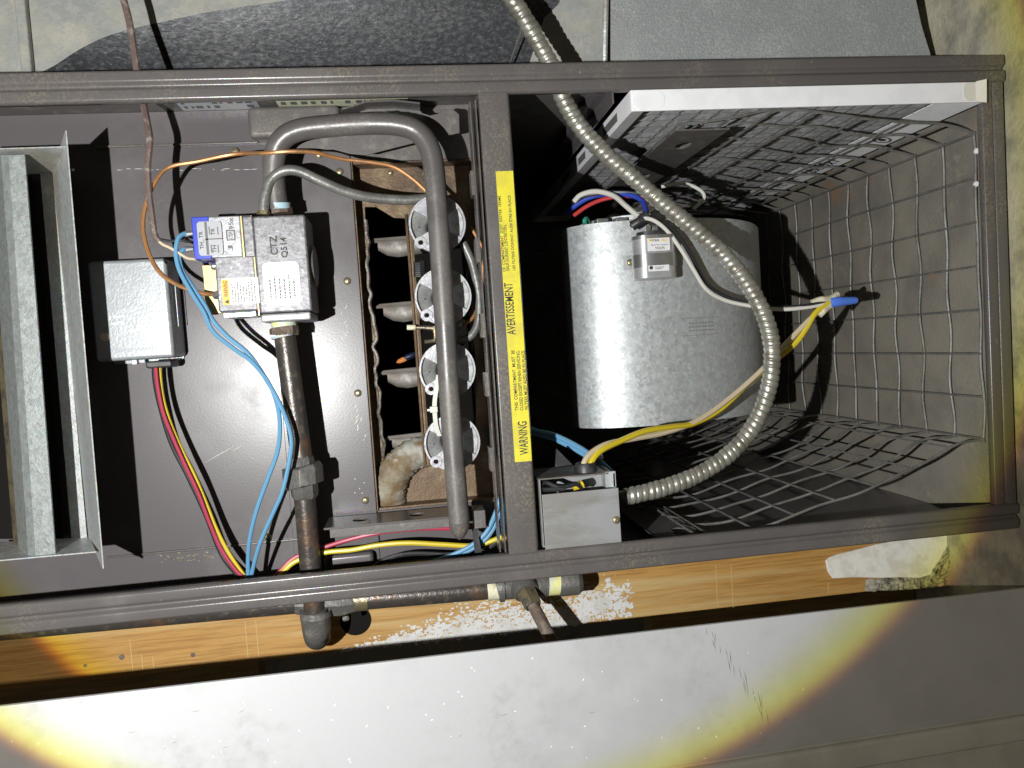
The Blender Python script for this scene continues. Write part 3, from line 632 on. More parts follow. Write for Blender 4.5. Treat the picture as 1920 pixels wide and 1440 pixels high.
# ================================================================== DRAFT HOOD
hd = T('draft_hood', 'galvanized sheet metal draft hood tray standing out at the furnace top', 'draft hood', P(100, 1040, -.09))
WE, WT_ = -.008, -.088
# slanting outer plate
hd.part('slanted_plate', G().slab([P(125, 245, WE), P(195, 1066, WE), P(168, 1008, WT_), P(100, 322, WT_)], .0011), 'galv_hood')
hd.part('tray_floor', G().slab([P(101, 320, WT_), P(164, 1009, WT_), P(135, 1010, WT_), P(76, 322, WT_)], .0011), 'galv_hood')
# end plates
hd.part('end_plate', G().slab([P(-70, 280, WE - .01), P(126, 274, WE - .006), P(100, 323, WT_), P(-60, 328, WT_)], .0011), 'galv_hood')
hd.part('end_plate', G().slab([P(-20, 1054, WE - .01), P(180, 1036, WE - .006), P(168, 1009, WT_), P(0, 1018, WT_)], -.0011), 'galv_hood')
# hat-shaped baffle bar over the tray
g = G()
A = [P(-24, 292, -.06), P(2, 291, -.026), P(16, 291, -.022), P(46, 290, -.022), P(47, 290, -.06)]
B = [P(36, 1046, -.06), P(53, 1044, -.026), P(67, 1043, -.022), P(104, 1039, -.022), P(105, 1039, -.06)]
g.sheet(A, B, (0, 0, -.0012)); hd.part('baffle_bar', g, 'galv_dull', ang=20)
g = G(); g.slab([P(-34, 296, -.075), P(-2, 294, -.055), P(62, 1046, -.055), P(30, 1048, -.075)], .001)
hd.part('rear_strip', g, 'brass_dull')
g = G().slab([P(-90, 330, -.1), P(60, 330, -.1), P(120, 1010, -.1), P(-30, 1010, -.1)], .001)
hd.part('opening_shade', g, 'soot_hole_shade')  # black sheet painted as the shade of the deep hood opening
hd.part('rivet', G().lathe(P(136, 318, -.02), (1, 0, .4), [(0, .0016), (.001, .0012), (.0014, 0)], 10), 'steel')
# ================================================================== BLOWER
bl = T('blower', 'galvanized squirrel cage blower housing behind the flexible conduit', 'blower', P(1240, 800, -.25))
prof = [(1061, -.215), (1064, -.195), (1076, -.178), (1100, -.163), (1135, -.151), (1180, -.1435), (1230, -.1405), (1280, -.142), (1325, -.148), (1365, -.159), (1392, -.174), (1412, -.195), (1425, -.225), (1430, -.27), (1424, -.33), (1405, -.39)]
pv = cr([P(x, 600, w) for x, w in prof], 4)
vh1, vh0 = P(1230, 411, -.14).y, P(1230, 797, -.14).y
A = [Vector((p.x, vh1, p.z)) for p in pv]; B = [Vector((p.x, vh0, p.z)) for p in pv]
bl.part('scroll_wrap', G().sheet(A, B, (0, 0, -.0012)), 'galv', ang=60)
ins = [Vector((p.x, p.y, p.z - .002)) for p in pv]
for vv, n_ in ((vh1, 'side_plate'), (vh0, 'side_plate')):
    poly = [(p.x, p.z - .0015) for p in pv] + [(pv[0].x, pv[-1].z)]
    gg = G().prism(poly, vv - .0008, vv + .0008); gg.v = [Vector((p.x, p.z, p.y)) for p in gg.v]
    bl.part(n_, gg, 'galv')
bl.part('motor_ring', G().lathe(Vector((P(1185, 415, -.25).x, vh1 + .001, -.25)), (0, 1, 0), [(0, .075), (.012, .075), (.013, .07), (.013, 0)], 36), 'galv')
for x in (1115, 1150, 1240):
    bl.part('motor_clip', G().box(P(x, 410, -.18).x, P(x + 22, 410, -.18).x, vh1 + .001, vh1 + .009, -.185, -.17), 'steel', bev=.001)
fr = bx(1278, 596, 1358, 628, -.1415, -.1415)
def on_wrap(u):  # front of the wrap at u
    best = min(range(len(pv) - 1), key=lambda i: abs((pv[i].x + pv[i + 1].x) / 2 - u) if pv[i].z > -.25 else 9)
    a, b = pv[best], pv[best + 1]; t = (u - a.x) / (b.x - a.x + 1e-9); return a.z + (b.z - a.z) * t
g = G()
for k in range(12):
    ua_ = fr[0] + (fr[1] - fr[0]) * k / 12; ub_ = fr[0] + (fr[1] - fr[0]) * (k + 1) / 12
    for vv in (fr[2], fr[3]):
        g.add([(ua_, vv, on_wrap(ua_) + .0003), (ub_, vv, on_wrap(ub_) + .0003), (ub_, vv + .0007, on_wrap(ub_) + .0003), (ua_, vv + .0007, on_wrap(ua_) + .0003)], [(0, 1, 2, 3)])
    if 1 < k < 10:
        for j in range(3):
            vv = fr[2] + (fr[3] - fr[2]) * (.25 + .22 * j)
            g.add([(ua_ + .0004, vv, on_wrap(ua_) + .0003), (ub_ - .0008, vv, on_wrap(ub_) + .0003), (ub_ - .0008, vv + .0016, on_wrap(ub_) + .0003), (ua_ + .0004, vv + .0016, on_wrap(ua_) + .0003)], [(0, 1, 2, 3)])
bl.part('stamped_mark', g, 'emboss')
cp = T('capacitor', 'oval silver motor capacitor strapped to the blower housing', 'capacitor', P(1234, 520, -.125))
cu0, cu1, cv0, cv1, _, _ = bx(1194, 441, 1274, 521, -.105, -.14)
def oval_can(u0, u1, w0, w1, v0, v1):
    n = 28; rw = (w1 - w0) / 2; cw = (w0 + w1) / 2; poly = []
    for k in range(n):
        a = 2 * math.pi * k / n; c_, s_ = math.cos(a), math.sin(a)
        poly.append(((u0 + u1) / 2 + math.copysign((u1 - u0) / 2 - rw, c_) + rw * c_ if abs(c_) > 1e-6 else (u0 + u1) / 2, cw + rw * s_))
    gg = G().prism(poly, v0, v1); gg.v = [Vector((p.x, p.z, p.y)) for p in gg.v]; return gg
can = cp.part('can', oval_can(cu0, cu1, -.137, -.105, cv0, cv1), 'can_alu', bev=.0012)
cp.part('rim', oval_can(cu0 - .001, cu1 + .001, -.138, -.104, cv1 - .003, cv1 + .001), 'steel', can)
sv0, sv1 = P(1234, 499, -.104).y, P(1234, 474, -.104).y
cp.part('strap', oval_can(cu0 - .0008, cu1 + .0008, -.138, -.1042, sv0, sv1), 'steel')
tb = bx(1170, 479, 1193, 505, -.138, -.138)
cp.part('strap_tab', G().box(tb[0], tb[1] + .004, tb[2], tb[3], -.1405, -.139), 'galv')
cp.inst('screw', SCREW, Vector(((tb[0] + tb[1]) / 2, (tb[2] + tb[3]) / 2, -.1388)))
cp.part('top_cap', oval_can(cu0 + .006, cu1 - .008, -.134, -.108, cv1 + .001, cv1 + .006), 'rubber')
for x in (1211, 1224, 1243): cp.part('terminal', G().box(P(x, 425, -.12).x, P(x + 9, 425, -.12).x, cv1 + .006, cv1 + .014, -.122, -.120), 'steel')
l1 = bx(1214, 446, 1256, 470, -.1046, -.1046); lo_ = cp.part('label', G().box(*l1[:4], -.1050, -.1046), 'sticker_white')
WL = -.1045
def cpt(s, x, y, h, ln, mt='ink', par=lo_):
    q = P(x, y, WL); cp.part('lettering', text_geo(s, (q.x, q.y, WL), 0, h * .00063, ln * .00063, h=.0002, up=False), mt, par)
cpt('ITAN', 1229, 450.5, 4.5, 13); cpt('PRO', 1246, 450.5, 4.8, 13, 'gold_ink'); cpt('Motor Run Capacitor', 1237, 459, 3, 32, 'ink_soft'); cpt('TOCF5', 1237, 465, 4.5, 18)
q = P(1219.5, 450.5, WL); cp.part('logo', G().lathe(q, (0, 0, 1), [(.0002, .0016), (.0002, 0)], 12), 'gold_ink', lo_)
l2 = bx(1216, 497, 1255, 508, -.1038, -.1038); lb2 = cp.part('label', G().box(*l2[:4], -.1050, -.1036), 'sticker_white')
cp.part('lettering', micro(l2[0] + .008, l2[1] - .006, l2[2] + .0015, l2[3] - .0015, -.1034, 2, .5, up=False, seed=2), 'ink_soft', lb2)
q = P(1221, 502, -.1034); cp.part('approval_mark', G().lathe(q, (0, 0, 1), [(.0001, .0022), (.0001, 0)], 10), 'ink', lb2)
# ================================================================== FILTER
fu0, fu1 = P(1183, 180, .0015).x, P(1844, 180, .0015).x
fv1, fv0 = min(P(1500, 161, .0015).y, VT - .0289), P(1500, 200, .0015).y
fl = T('air_filter', 'white cardboard framed pleated air filter slid in along the side wall', 'air filter', ((fu0 + fu1) / 2, fv1, -.33))
F0, F1 = .0015, -.632
fr_ = .034
fl.part('frame_strip', G().box(fu0, fu1, fv0, fv1, F0 - .003, F0), 'card_white', bev=.0008)
fl.part('frame_strip', G().box(fu0, fu1, fv0, fv1, F1, F1 + .003), 'card_white', bev=.0008)
def border(u_out, u_in, dv):
    A = [(u_out, fv0, F0 - .003), (u_out, fv0, F1 + .003)]; B = [(u_in, fv0 + dv, F0 - .003), (u_in, fv0 + dv, F1 + .003)]
    return G().sheet(A, B, (0, .001, 0))
fl.part('frame_strip', G().box(fu0, fu0 + .0015, fv0 + .0005, fv1, F1 + .003, F0 - .003), 'card_white')
fl.part('border_flap', border(fu0 + .0002, fu0 + .017, .004), 'card_white')
fl.part('frame_strip', G().box(fu1 - .0015, fu1, fv0 + .0005, fv1, F1 + .003, F0 - .003), 'card_white')
b2 = fl.part('border_flap', border(fu1 - .0002, fu1 - fr_, .0085), 'card_white', label='wide white cardboard border with printed size')
g = G()
n = 60; A = []; B = []
for k in range(n + 1):
    w = F0 - .004 + (F1 - F0 + .008) * k / n; d = .0095 + (.006 if k % 2 else 0)
    A.append((fu0 + .002, fv0 + d, w)); B.append((fu1 - .0017, fv0 + d, w))
g.ruled(A, B); fl.part('pleated_media', g, 'filter_media', ang=10)
# diamond support wire of the media
g = G(); k = 0
x = fu0 + .02
while x < fu1 - fr_:
    g.box(x, x + .0005, fv0 + .0088, fv0 + .0092, F1 + .004, F0 - .004); x += .0215
w = F0 - .02
while w > F1:
    g.box(fu0 + .002, fu1 - fr_, fv0 + .0084, fv0 + .0087, w, w + .0005); w -= .0215
fl.part('media_mesh', g, 'wire_steel')
fl.part('corner_tab', G().rbox(P(1806, 180, F0).x, P(1838, 180, F0).x, fv0 + .001, fv1 - .001, F0 + .0001, F0 + .0006, .007), 'card_tab')
fl.part('corner_tab', G().rbox(P(1186, 180, F0).x, P(1246, 180, F0).x, fv0 + .001, fv1 - .001, F0 + .0001, F0 + .0006, .009), 'card_white')
fl.part('corner_flap', G().slab([(fu1 + .0002, fv0 - .002, F0 + .004), (fu1 + .0002, fv1 + .001, F0 + .005), (fu1 - .009, fv1, F0 + .001), (fu1 - .009, fv0, F0 + .001)], .0008), 'card_tab')
# print on the border (facing away from the side wall): reads along the border
def border_text(s, w, h, ln, mt='ink'):
    gg = text_geo(s, (0, 0, 0), 0, h, ln, h=0, up=False)
    cu_ = fu1 - fr_ * .5
    gg.v = [Vector((cu_ - p.y, fv0 - .0004 + (fu1 - (cu_ - p.y)) * .25, w + p.x)) for p in gg.v]
    fl.part('lettering', gg, mt, b2)
border_text('16x25x1', -.29, .017, .075)
border_text('FILTER', -.39, .015, .06, 'ink_soft'); border_text('MERV', -.47, .014, .05, 'ink_soft')
gg = G().lathe((0, 0, 0), (0, 1, 0), [(0, .008), (0, .011)], 20); gg.v = [Vector((p.x, -p.x * .25, p.z)) + Vector((fu1 - .014, fv0 + .0030, -.15)) for p in gg.v]
fl.part('logo', gg, 'ink_soft', b2)
gg = G().lathe((0, 0, 0), (0, 1, 0), [(0, .0), (0, .005)], 6); gg.v = [Vector((p.x, -p.x * .25, p.z)) + Vector((fu1 - .014, fv0 + .0030, -.15)) for p in gg.v]
fl.part('logo', gg, 'ink', b2)
# black print on the narrow end face
for w_, l_ in ((-.05, .06), (-.2, .04), (-.3, .05)):
    gg = G().box(fu0 - .0003, fu0 - .0001, fv0 + .006, fv1 - .006, w_ - l_, w_); fl.part('print_block', gg, 'ink_soft')
# ================================================================== WIRE FILTER RACK
rk = T('filter_rack', 'bent steel wire rack lining the floor and sides of the blower bay', 'wire rack', (.536, .07, -.3))
UM = .5337
top_px = [(1750, 231), (1690, 229), (1630, 225), (1580, 214), (1523, 209), (1467, 209), (1420, 208)]
bot_px = [(1783, 838), (1700, 885), (1627, 917), (1555, 942), (1479, 970), (1404, 994)]
WF0 = -.033
def prof_top():
    a = [Vector((UM, .2345, 0)), Vector((UM - .002, .2385, 0))]
    a += [Vector((P(x, y, WF0).x, P(x, y, WF0).y, 0)) for x, y in top_px]
    e = a[-1]; a += [Vector((e.x - .06, min(e.y, fv0 - .004), 0)), Vector((P(1268, 208, WF0).x, fv0 - .004, 0))]
    return a
def prof_bot():
    a = [Vector((UM, -.1005, 0)), Vector((UM - .002, -.1035, 0))]
    a += [Vector((P(x, y, WF0).x, P(x, y, WF0).y, 0)) for x, y in bot_px]
    e = a[-1]; a += [Vector((e.x - .045, e.y - .002, 0)), Vector((P(1297, 1000, WF0).x, e.y + .002, 0))]
    return a
pt, pb = prof_top(), prof_bot()
floor_v = [.2375 - .0486 * k for k in range(1, 7)]
full = list(reversed(pt)) + [Vector((UM, v, 0)) for v in floor_v] + pb
fs = cr(full, 6)
RW = .0016
shared = None
for k in range(13):
    w = WF0 - .0489 * k
    amp = .0013
    pts = [Vector((p.x + (amp * math.sin(p.y * 64 + k) if p.x > UM - .004 else 0), p.y + amp * math.sin(p.x * 64 + 1.7 * k) * (p.x <= UM - .004), w + amp * math.sin((p.y + p.x) * 55 + 2 * k))) for p in fs]
    rk.part('wire', G().tube(pts, RW, 6), 'wire_steel')
def long_wire(u, v): rk.part('wire', G().tube([(u, v, WF0 + .001 - .6 * t / 24) for t in range(25)], .0013, 6), 'wire_steel')
for v in [.236] + floor_v + [-.1015]: long_wire(UM - .0022, v)
def along(prof, step, first):
    out = []; acc = 0; nxt = first
    for a, b in zip(prof, prof[1:]):
        L = (b - a).length
        while nxt <= acc + L: out.append(a.lerp(b, (nxt - acc) / L)); nxt += step
        acc += L
    return out
for p in along(cr(pt, 5), .049, .045): long_wire(p.x, p.y - .002)
for p in along(cr(pb, 5), .049, .05): long_wire(p.x, p.y + .002)
long_wire(pt[-1].x, pt[-1].y - .002); long_wire(pb[-1].x, pb[-1].y + .002)
# punched straps at the upper ends of both wings
sa, sb = P(1270, 208, WF0).x, P(1372, 208, WF0).x
holes = []
for w_ in (-.1, -.25, -.4): holes.append(oval((sa + sb) / 2, w_, .009, .014))
gg = G().holed([(sa, -.04), (sb, -.04), (sb, -.6), (sa, -.6)], holes, 0, .0015); vv_ = fv0 - .0075
gg.v = [Vector((p.x, vv_ - p.z, p.y)) for p in gg.v]; rk.part('strap', gg, 'enamel_dusty')
sa, sb = P(1240, 985, WF0).x, P(1330, 985, WF0).x
holes = [oval((sa + sb) / 2 + .008, w_, .009, .013) for w_ in (-.075, -.2, -.33)]
gg = G().holed([(sa, -.036), (sb, -.036), (sb, -.6), (sa, -.6)], holes, 0, .0015); vv_ = pb[-1].y - .006
gg.v = [Vector((p.x, vv_ - p.z, p.y)) for p in gg.v]; rk.part('strap', gg, 'enamel')
for x, y in ((1832, 283), (1831, 345)):
    rk.part('solder_drop', G().lathe(PU(x, y, UM) + Vector((-.001, 0, 0)), (-1, 0, 0), [(-.001, .0035), (.001, .003), (.002, 0)], 10), 'card_white')
# ================================================================== JUNCTION BOX
jb = T('junction_box', 'grey steel junction box with cover screwed on at the lower corner', 'junction box', P(1090, 1030, -.03))
j = bx(1019, 921, 1163, 1024, -.004, -.004)
jb.part('cover', G().box(j[0], j[1], j[2], j[3], -.006, -.004), 'box_steel', bev=.0006)
jw = P(1090, 893, -.006).y
jb.part('box_wall', G().box(j[0] - .002, j[1] - .003, j[2] + .002, j[2] + .0035, -.06, -.0065), 'box_steel')
jb.part('box_wall', G().box(j[1] - .004, j[1] - .0025, j[2] + .0035, jw, -.06, -.0065), 'box_steel')
jb.part('box_wall', G().box(j[0] - .002, j[0] - .0005, j[2] + .0035, jw, -.06, -.0065), 'box_steel')
jb.part('box_back', G().box(j[0] - .0005, j[1] - .004, j[2] + .0035, jw, -.06, -.0585), 'box_steel')
jb.part('box_top', G().box(j[0] - .003, j[1] - .010, jw, jw + .0015, -.066, -.0045), 'enamel_dusty')
jb.part('front_lip', G().box(j[1] - .0125, j[1] - .0015, j[3] + .001, jw + .002, -.008, -.0065), 'galv')
jb.part('latch_wedge', G().slab([P(1040, 876, -.04), P(1042, 842, -.045), P(1072, 872, -.04)], .004), 'rubber')
jb.inst('screw', SCREW, P(1155, 975, -.004))
jb.part('bushing', G().lathe(P(1098, 884, -.025), (0, 1, 0), [(0, .012), (.006, .0115), (.009, .010), (.009, .007), (0, .007)], 20), 'rubber')
jb.part('wire_nut', G().tube([P(1075, 915, -.02), P(1092, 908, -.022)], [.003, .0045], 8), 'wire_yellow')
jb.part('internal_wire', G().tube(pp([(1058, 917, -.012), (1020, 918, -.014), (1014, 910, -.014), (1024, 905, -.016), (1050, 914, -.014), (1080, 908, -.016), (1090, 915, -.02)], 8), .0024, 8), 'wire_black')
jb.part('internal_wire', G().tube(pp([(1050, 916, -.018), (1072, 910, -.015), (1084, 906, -.018)], 6), .002, 8), 'wire_cream')
# ================================================================== FLEXIBLE CONDUIT
cpts = cr([P(*q) for q in [(600, -760, -.06), (760, -380, -.061), (915, -75, -.062), (942, -28, -.062), (978, 26, -.063), (1008, 78, -.064), (1030, 118, -.064), (1052, 176, -.064), (1086, 236, -.064), (1135, 289, -.064), (1187, 333, -.064), (1238, 377, -.063), (1291, 420, -.062), (1345, 466, -.061), (1390, 517, -.06), (1422, 568, -.059), (1443, 625, -.058), (1447, 685, -.057), (1436, 745, -.056), (1410, 803, -.054), (1366, 852, -.051), (1310, 889, -.047), (1245, 914, -.043), (1172, 932, -.04)]], 40)
ln = [0]
for a, b in zip(cpts, cpts[1:]): ln.append(ln[-1] + (b - a).length)
pitch = .0072; ns = int(ln[-1] / pitch * 10); pts = []; j_ = 0
for i in range(ns + 1):
    s_ = ln[-1] * i / ns
    while j_ < len(ln) - 2 and ln[j_ + 1] < s_: j_ += 1
    pts.append(cpts[j_].lerp(cpts[j_ + 1], (s_ - ln[j_]) / (ln[j_ + 1] - ln[j_] + 1e-12)))
s_seed = [random.random() for _ in range(400)]
def rf(i, k):
    t = (ln[-1] * i / ns / pitch + k) % 1
    return .0094 * (1 + .03 * math.sin(s_seed[int(ln[-1] * i / ns / pitch)] * 6)) * (.86 + (.14 * min(1, t / .16) if t < .55 else .14 - .05 * (t - .55) / .3 if t < .85 else .09 * (1 - (t - .85) / .15)))
fc = T('flexible_conduit', 'ribbed flexible steel conduit looping across the blower bay', 'conduit', P(1172, 932, -.04))
fc.part('armour', G().tube(pts, .009, 18, rfun=rf), 'conduit', ang=60)
fc.part('connector', G().tube([P(1176, 931, -.04), P(1160, 934, -.039)], .0075, 14), 'rubber')
# ================================================================== WIRES
wire('thermostat_cable', [(20, -700, -.05), (130, -300, -.05), (205, -70, -.05), (222, -30, -.05), (240, 30, -.05), (250, 85, -.05), (256, 128, -.05), (263, 170, -.05), (271, 205, -.045), (277, 235, -.04), (281, 265, -.036), (277, 310, -.035), (279, 360, -.035), (284, 400, -.035), (290, 440, -.036), (297, 452, -.038)], .0034, 'wire_brown', 'brown jacketed thermostat cable hanging down from above', 'cable')
wire('thermostat_conductor', [(296, 450, -.038), (305, 458, -.038), (318, 464, -.038), (335, 474, -.038), (352, 484, -.04), (368, 486, -.042)], .0015, 'wire_cream', 'thin cream conductor from the brown cable to the valve')
wire('thermostat_conductor', [(297, 448, -.038), (318, 452, -.04), (336, 450, -.04), (352, 453, -.042), (358, 452, -.044)], .0014, 'wire_black', 'thin black conductor from the brown cable to the valve')
wire('copper_tube', [(404, 553, -.044), (376, 549, -.04), (335, 535, -.037), (300, 511, -.036), (278, 472, -.036), (268, 425, -.036), (275, 378, -.037), (297, 332, -.04), (322, 312, -.043), (370, 303, -.046), (440, 289, -.048), (500, 287, -.036), (540, 284, -.034), (590, 286, -.04), (640, 298, -.05), (700, 305, -.055), (740, 314, -.058), (775, 337, -.06), (800, 360, -.062), (830, 385, -.065)], .0021, 'copper', 'thin bare copper tube looping left around the valve', 'tube')
wire('pilot_tube', [(494, 398, -.05), (497, 370, -.05), (508, 338, -.05), (530, 321, -.049), (560, 321, -.05), (600, 339, -.054), (650, 360, -.06), (700, 371, -.066), (760, 375, -.07), (800, 372, -.072)], .0052, 'tube_grey', 'grey aluminium pilot tube bending from valve top to burners', 'tube', n=14)
wire('pilot_tube', [(868, 455, -.075), (884, 490, -.075), (896, 540, -.074), (899, 580, -.073), (893, 615, -.072), (876, 634, -.072), (850, 640, -.074)], .0045, 'tube_grey', 'grey tube curling beside the two middle burners', 'tube', n=12)
wire('copper_lead', [(882, 425, -.085), (900, 455, -.082), (909, 475, -.08), (906, 497, -.08), (903, 540, -.082), (890, 590, -.08), (868, 611, -.076)], .0019, 'copper', 'short copper lead curving right of the burners', 'tube')
blue = 'wire_blue'
wire('terminal_wire', [(352, 438, -.045), (342, 440, -.042), (333, 450, -.039), (330, 478, -.037), (338, 510, -.036), (362, 553, -.034), (382, 585, -.033), (400, 622, -.033), (440, 655, -.034), (472, 678, -.035), (505, 720, -.036), (521, 765, -.036), (525, 805, -.036), (520, 848, -.036), (502, 898, -.038), (480, 960, -.042), (467, 1020, -.05), (465, 1082, -.06), (466, 1110, -.064)], .0022, blue, 'light blue wire that bows left of the gas pipe')
wire('terminal_wire', [(350, 466, -.045), (343, 469, -.042), (336, 480, -.040), (341, 505, -.040), (356, 530, -.039), (384, 572, -.037), (399, 600, -.037), (426, 630, -.037), (468, 666, -.037), (508, 726, -.036), (533, 776, -.034), (546, 822, -.033), (543, 862, -.033), (530, 920, -.035), (513, 960, -.04), (487, 1020, -.048), (471, 1082, -.06), (469, 1110, -.064)], .0022, blue, 'light blue wire crossing over the gas pipe union')
wire('control_wire', [(292, 685, -.075), (295, 720, -.074), (305, 770, -.074), (322, 815, -.074), (344, 865, -.074), (372, 925, -.074), (393, 980, -.074), (415, 1030, -.073), (443, 1070, -.07), (466, 1088, -.07)], .002, 'wire_red', 'red wire hanging from the grey control box')
wire('control_wire', [(298, 685, -.08), (304, 740, -.079), (318, 790, -.079), (340, 842, -.079), (366, 895, -.079), (387, 945, -.079), (405, 990, -.078), (428, 1035, -.076), (455, 1075, -.072), (470, 1092, -.072)], .002, 'wire_yellow', 'yellow wire hanging from the grey control box')
wire('control_wire', [(288, 685, -.082), (290, 715, -.083), (299, 760, -.086), (320, 830, -.09), (350, 890, -.09), (385, 965, -.09), (415, 1040, -.088), (450, 1085, -.08)], .0022, 'wire_black', 'black wire hanging from the grey control box')
wire('harness_wire', [(505, 1095, -.075), (530, 1066, -.076), (556, 1044, -.078), (606, 1027, -.078), (650, 1013, -.076), (700, 1001, -.074), (750, 994, -.073), (800, 991, -.074), (870, 990, -.076), (920, 983, -.076), (960, 982, -.076)], .0024, 'wire_red', 'red wire running beneath the slotted lower bracket')
wire('harness_wire', [(510, 1098, -.074), (535, 1068, -.074), (560, 1050, -.075), (610, 1036, -.074), (660, 1031, -.072), (710, 1022, -.07), (765, 1018, -.069), (830, 1021, -.068), (890, 1023, -.067), (930, 1011, -.066), (968, 996, -.066)], .0027, 'wire_yellow', 'yellow wire passing under the manifold pipe end')
wire('harness_wire', [(690, 1075, -.085), (720, 1050, -.088), (770, 1038, -.088), (850, 1040, -.085), (900, 1035, -.08), (940, 1012, -.076), (970, 1000, -.076)], .0026, 'rubber', 'dark grey wire low behind the bottom rail')
wire('harness_wire', [(815, 1052, -.062), (850, 1040, -.06), (885, 1022, -.058), (912, 998, -.057), (928, 965, -.056), (941, 925, -.055), (950, 880, -.054), (953, 845, -.054)], .0026, blue, 'light blue wire curving up beside the divider, outer one')
wire('harness_wire', [(826, 1052, -.066), (858, 1041, -.064), (891, 1026, -.062), (919, 1001, -.061), (935, 968, -.06), (946, 925, -.059), (955, 880, -.058), (958, 845, -.058)], .0024, blue, 'light blue wire curving up beside the divider, inner one')
single('cable_clip', G().slab([P(884, 985, -.05), P(893, 985, -.05), P(903, 1035, -.05), P(890, 1036, -.05)], .0015), 'rubber', 'flat black cable clip strap crossing the blue wires', 'clip')
wire('bay_wire', [(985, 800, -.09), (1005, 808, -.088), (1040, 816, -.085), (1085, 838, -.08), (1120, 862, -.075), (1142, 880, -.07), (1150, 890, -.07)], .0027, blue, 'light blue wire slanting to the box in the blower bay, upper one')
wire('bay_wire', [(985, 806, -.092), (1005, 814, -.09), (1040, 824, -.087), (1082, 845, -.082), (1115, 866, -.077), (1136, 884, -.072), (1142, 894, -.072)], .0026, blue, 'light blue wire slanting to the box in the blower bay, lower one')
single('crimp_connector', G().tube([P(1118, 858, -.07), P(1124, 858, -.07), P(1130, 857, -.07)], [.003, .0042, .003], 10), 'steel', 'tiny shiny crimp joining the blue wires', 'connector')
wire('splice_wire', [(1094, 884, -.024), (1096, 866, -.026), (1110, 848, -.032), (1140, 832, -.042), (1190, 822, -.058), (1250, 810, -.076), (1310, 787, -.092), (1370, 745, -.104), (1430, 692, -.108), (1480, 638, -.106), (1520, 597, -.103), (1545, 576, -.101), (1562, 568, -.1)], .0031, 'wire_cream', 'cream wire from junction box to the blue wire nut')
wire('splice_wire', [(1106, 884, -.026), (1110, 864, -.028), (1128, 844, -.034), (1165, 826, -.046), (1210, 808, -.06), (1260, 800, -.076), (1300, 794, -.09), (1350, 768, -.104), (1400, 722, -.112), (1450, 678, -.112), (1490, 645, -.108), (1512, 615, -.104), (1528, 588, -.101), (1548, 571, -.1), (1562, 567, -.1)], .0033, 'wire_yellow', 'yellow wire from junction box to the blue wire nut')
wire('capacitor_wire', [(1190, 425, -.128), (1186, 415, -.122), (1200, 409, -.116), (1225, 413, -.112), (1250, 432, -.11), (1275, 465, -.11), (1300, 505, -.112), (1325, 543, -.116), (1360, 563, -.12), (1410, 574, -.116), (1465, 580, -.106), (1520, 575, -.101), (1560, 566, -.1)], .0024, 'wire_white', 'white wire draped from capacitor to the blue wire nut')
wire('capacitor_wire', [(1183, 424, -.13), (1192, 418, -.125), (1215, 413, -.12), (1243, 418, -.118), (1270, 440, -.118), (1296, 480, -.12), (1322, 528, -.124), (1355, 553, -.128), (1400, 568, -.124), (1460, 576, -.11), (1510, 573, -.102), (1560, 564, -.1)], .0023, 'wire_black', 'black wire draped from capacitor to the blue wire nut')
wire('motor_lead', [(1076, 378, -.2), (1090, 365, -.195), (1118, 359, -.185), (1150, 367, -.17), (1172, 385, -.155), (1192, 402, -.145), (1203, 410, -.14)], .0032, 'wire_white', 'white motor lead arching above the blower housing')
wire('motor_lead', [(1060, 402, -.22), (1076, 388, -.21), (1105, 371, -.2), (1140, 364, -.19), (1180, 366, -.175), (1205, 378, -.16), (1212, 405, -.14)], .003, 'wire_navy', 'dark blue motor lead arching above the blower housing')
wire('motor_lead', [(1076, 404, -.21), (1100, 387, -.2), (1130, 374, -.195), (1165, 368, -.185), (1200, 370, -.17), (1210, 385, -.155), (1214, 410, -.14)], .0026, 'wire_redb', 'red motor lead arching above the blower housing')
wire('motor_lead', [(1050, 400, -.23), (1085, 372, -.205), (1130, 362, -.19), (1185, 362, -.175), (1222, 372, -.16), (1235, 400, -.145)], .0028, 'wire_black', 'black motor lead arching above the blower housing')
wire('motor_lead', [(1098, 422, -.2), (1096, 414, -.195), (1100, 410, -.2), (1104, 420, -.21)], .0028, 'wire_green', 'short green wire stub at the blower corner')
wire('motor_lead', [(1240, 350, -.2), (1280, 344, -.19), (1312, 356, -.18), (1320, 372, -.18), (1300, 392, -.18)], .0022, 'wire_white', 'white lead looping in front of the filter mesh')
cn = T('capacitor_boot', 'black rubber terminal boot on top of the capacitor', 'rubber boot', P(1215, 425, -.12))
cn.part('sleeve', G().tube(pp([(1185, 424, -.122), (1200, 414, -.118), (1212, 404, -.12)], 5), .006, 12), 'rubber')
cn.part('sleeve', G().tube(pp([(1222, 418, -.12), (1238, 402, -.13), (1246, 398, -.14)], 5), .0055, 12), 'rubber')
wn = T('wire_nut', 'blue wire nut joining wires against the wire rack', 'wire nut', P(1580, 565, -.1))
a, b = P(1555, 567, -.1), P(1606, 563, -.1)
wn.part('cap_body', G().tube([a, a.lerp(b, .04), a.lerp(b, .35), a.lerp(b, .42), a.lerp(b, .93), b], [.0058, .0064, .0062, .0056, .0044, .0034], 14), 'nut_blue', ang=25)
wire('splice_tail', [(1522, 568, -.104), (1538, 562, -.102), (1556, 560, -.1), (1570, 552, -.104)], .0038, 'tape_white', 'torn pale tape end beside the blue wire nut', 'tape')
wire('splice_tail', [(1536, 592, -.102), (1548, 580, -.1), (1558, 572, -.1)], .0036, 'tape_white', 'pale tape scrap under the blue wire nut', 'tape')
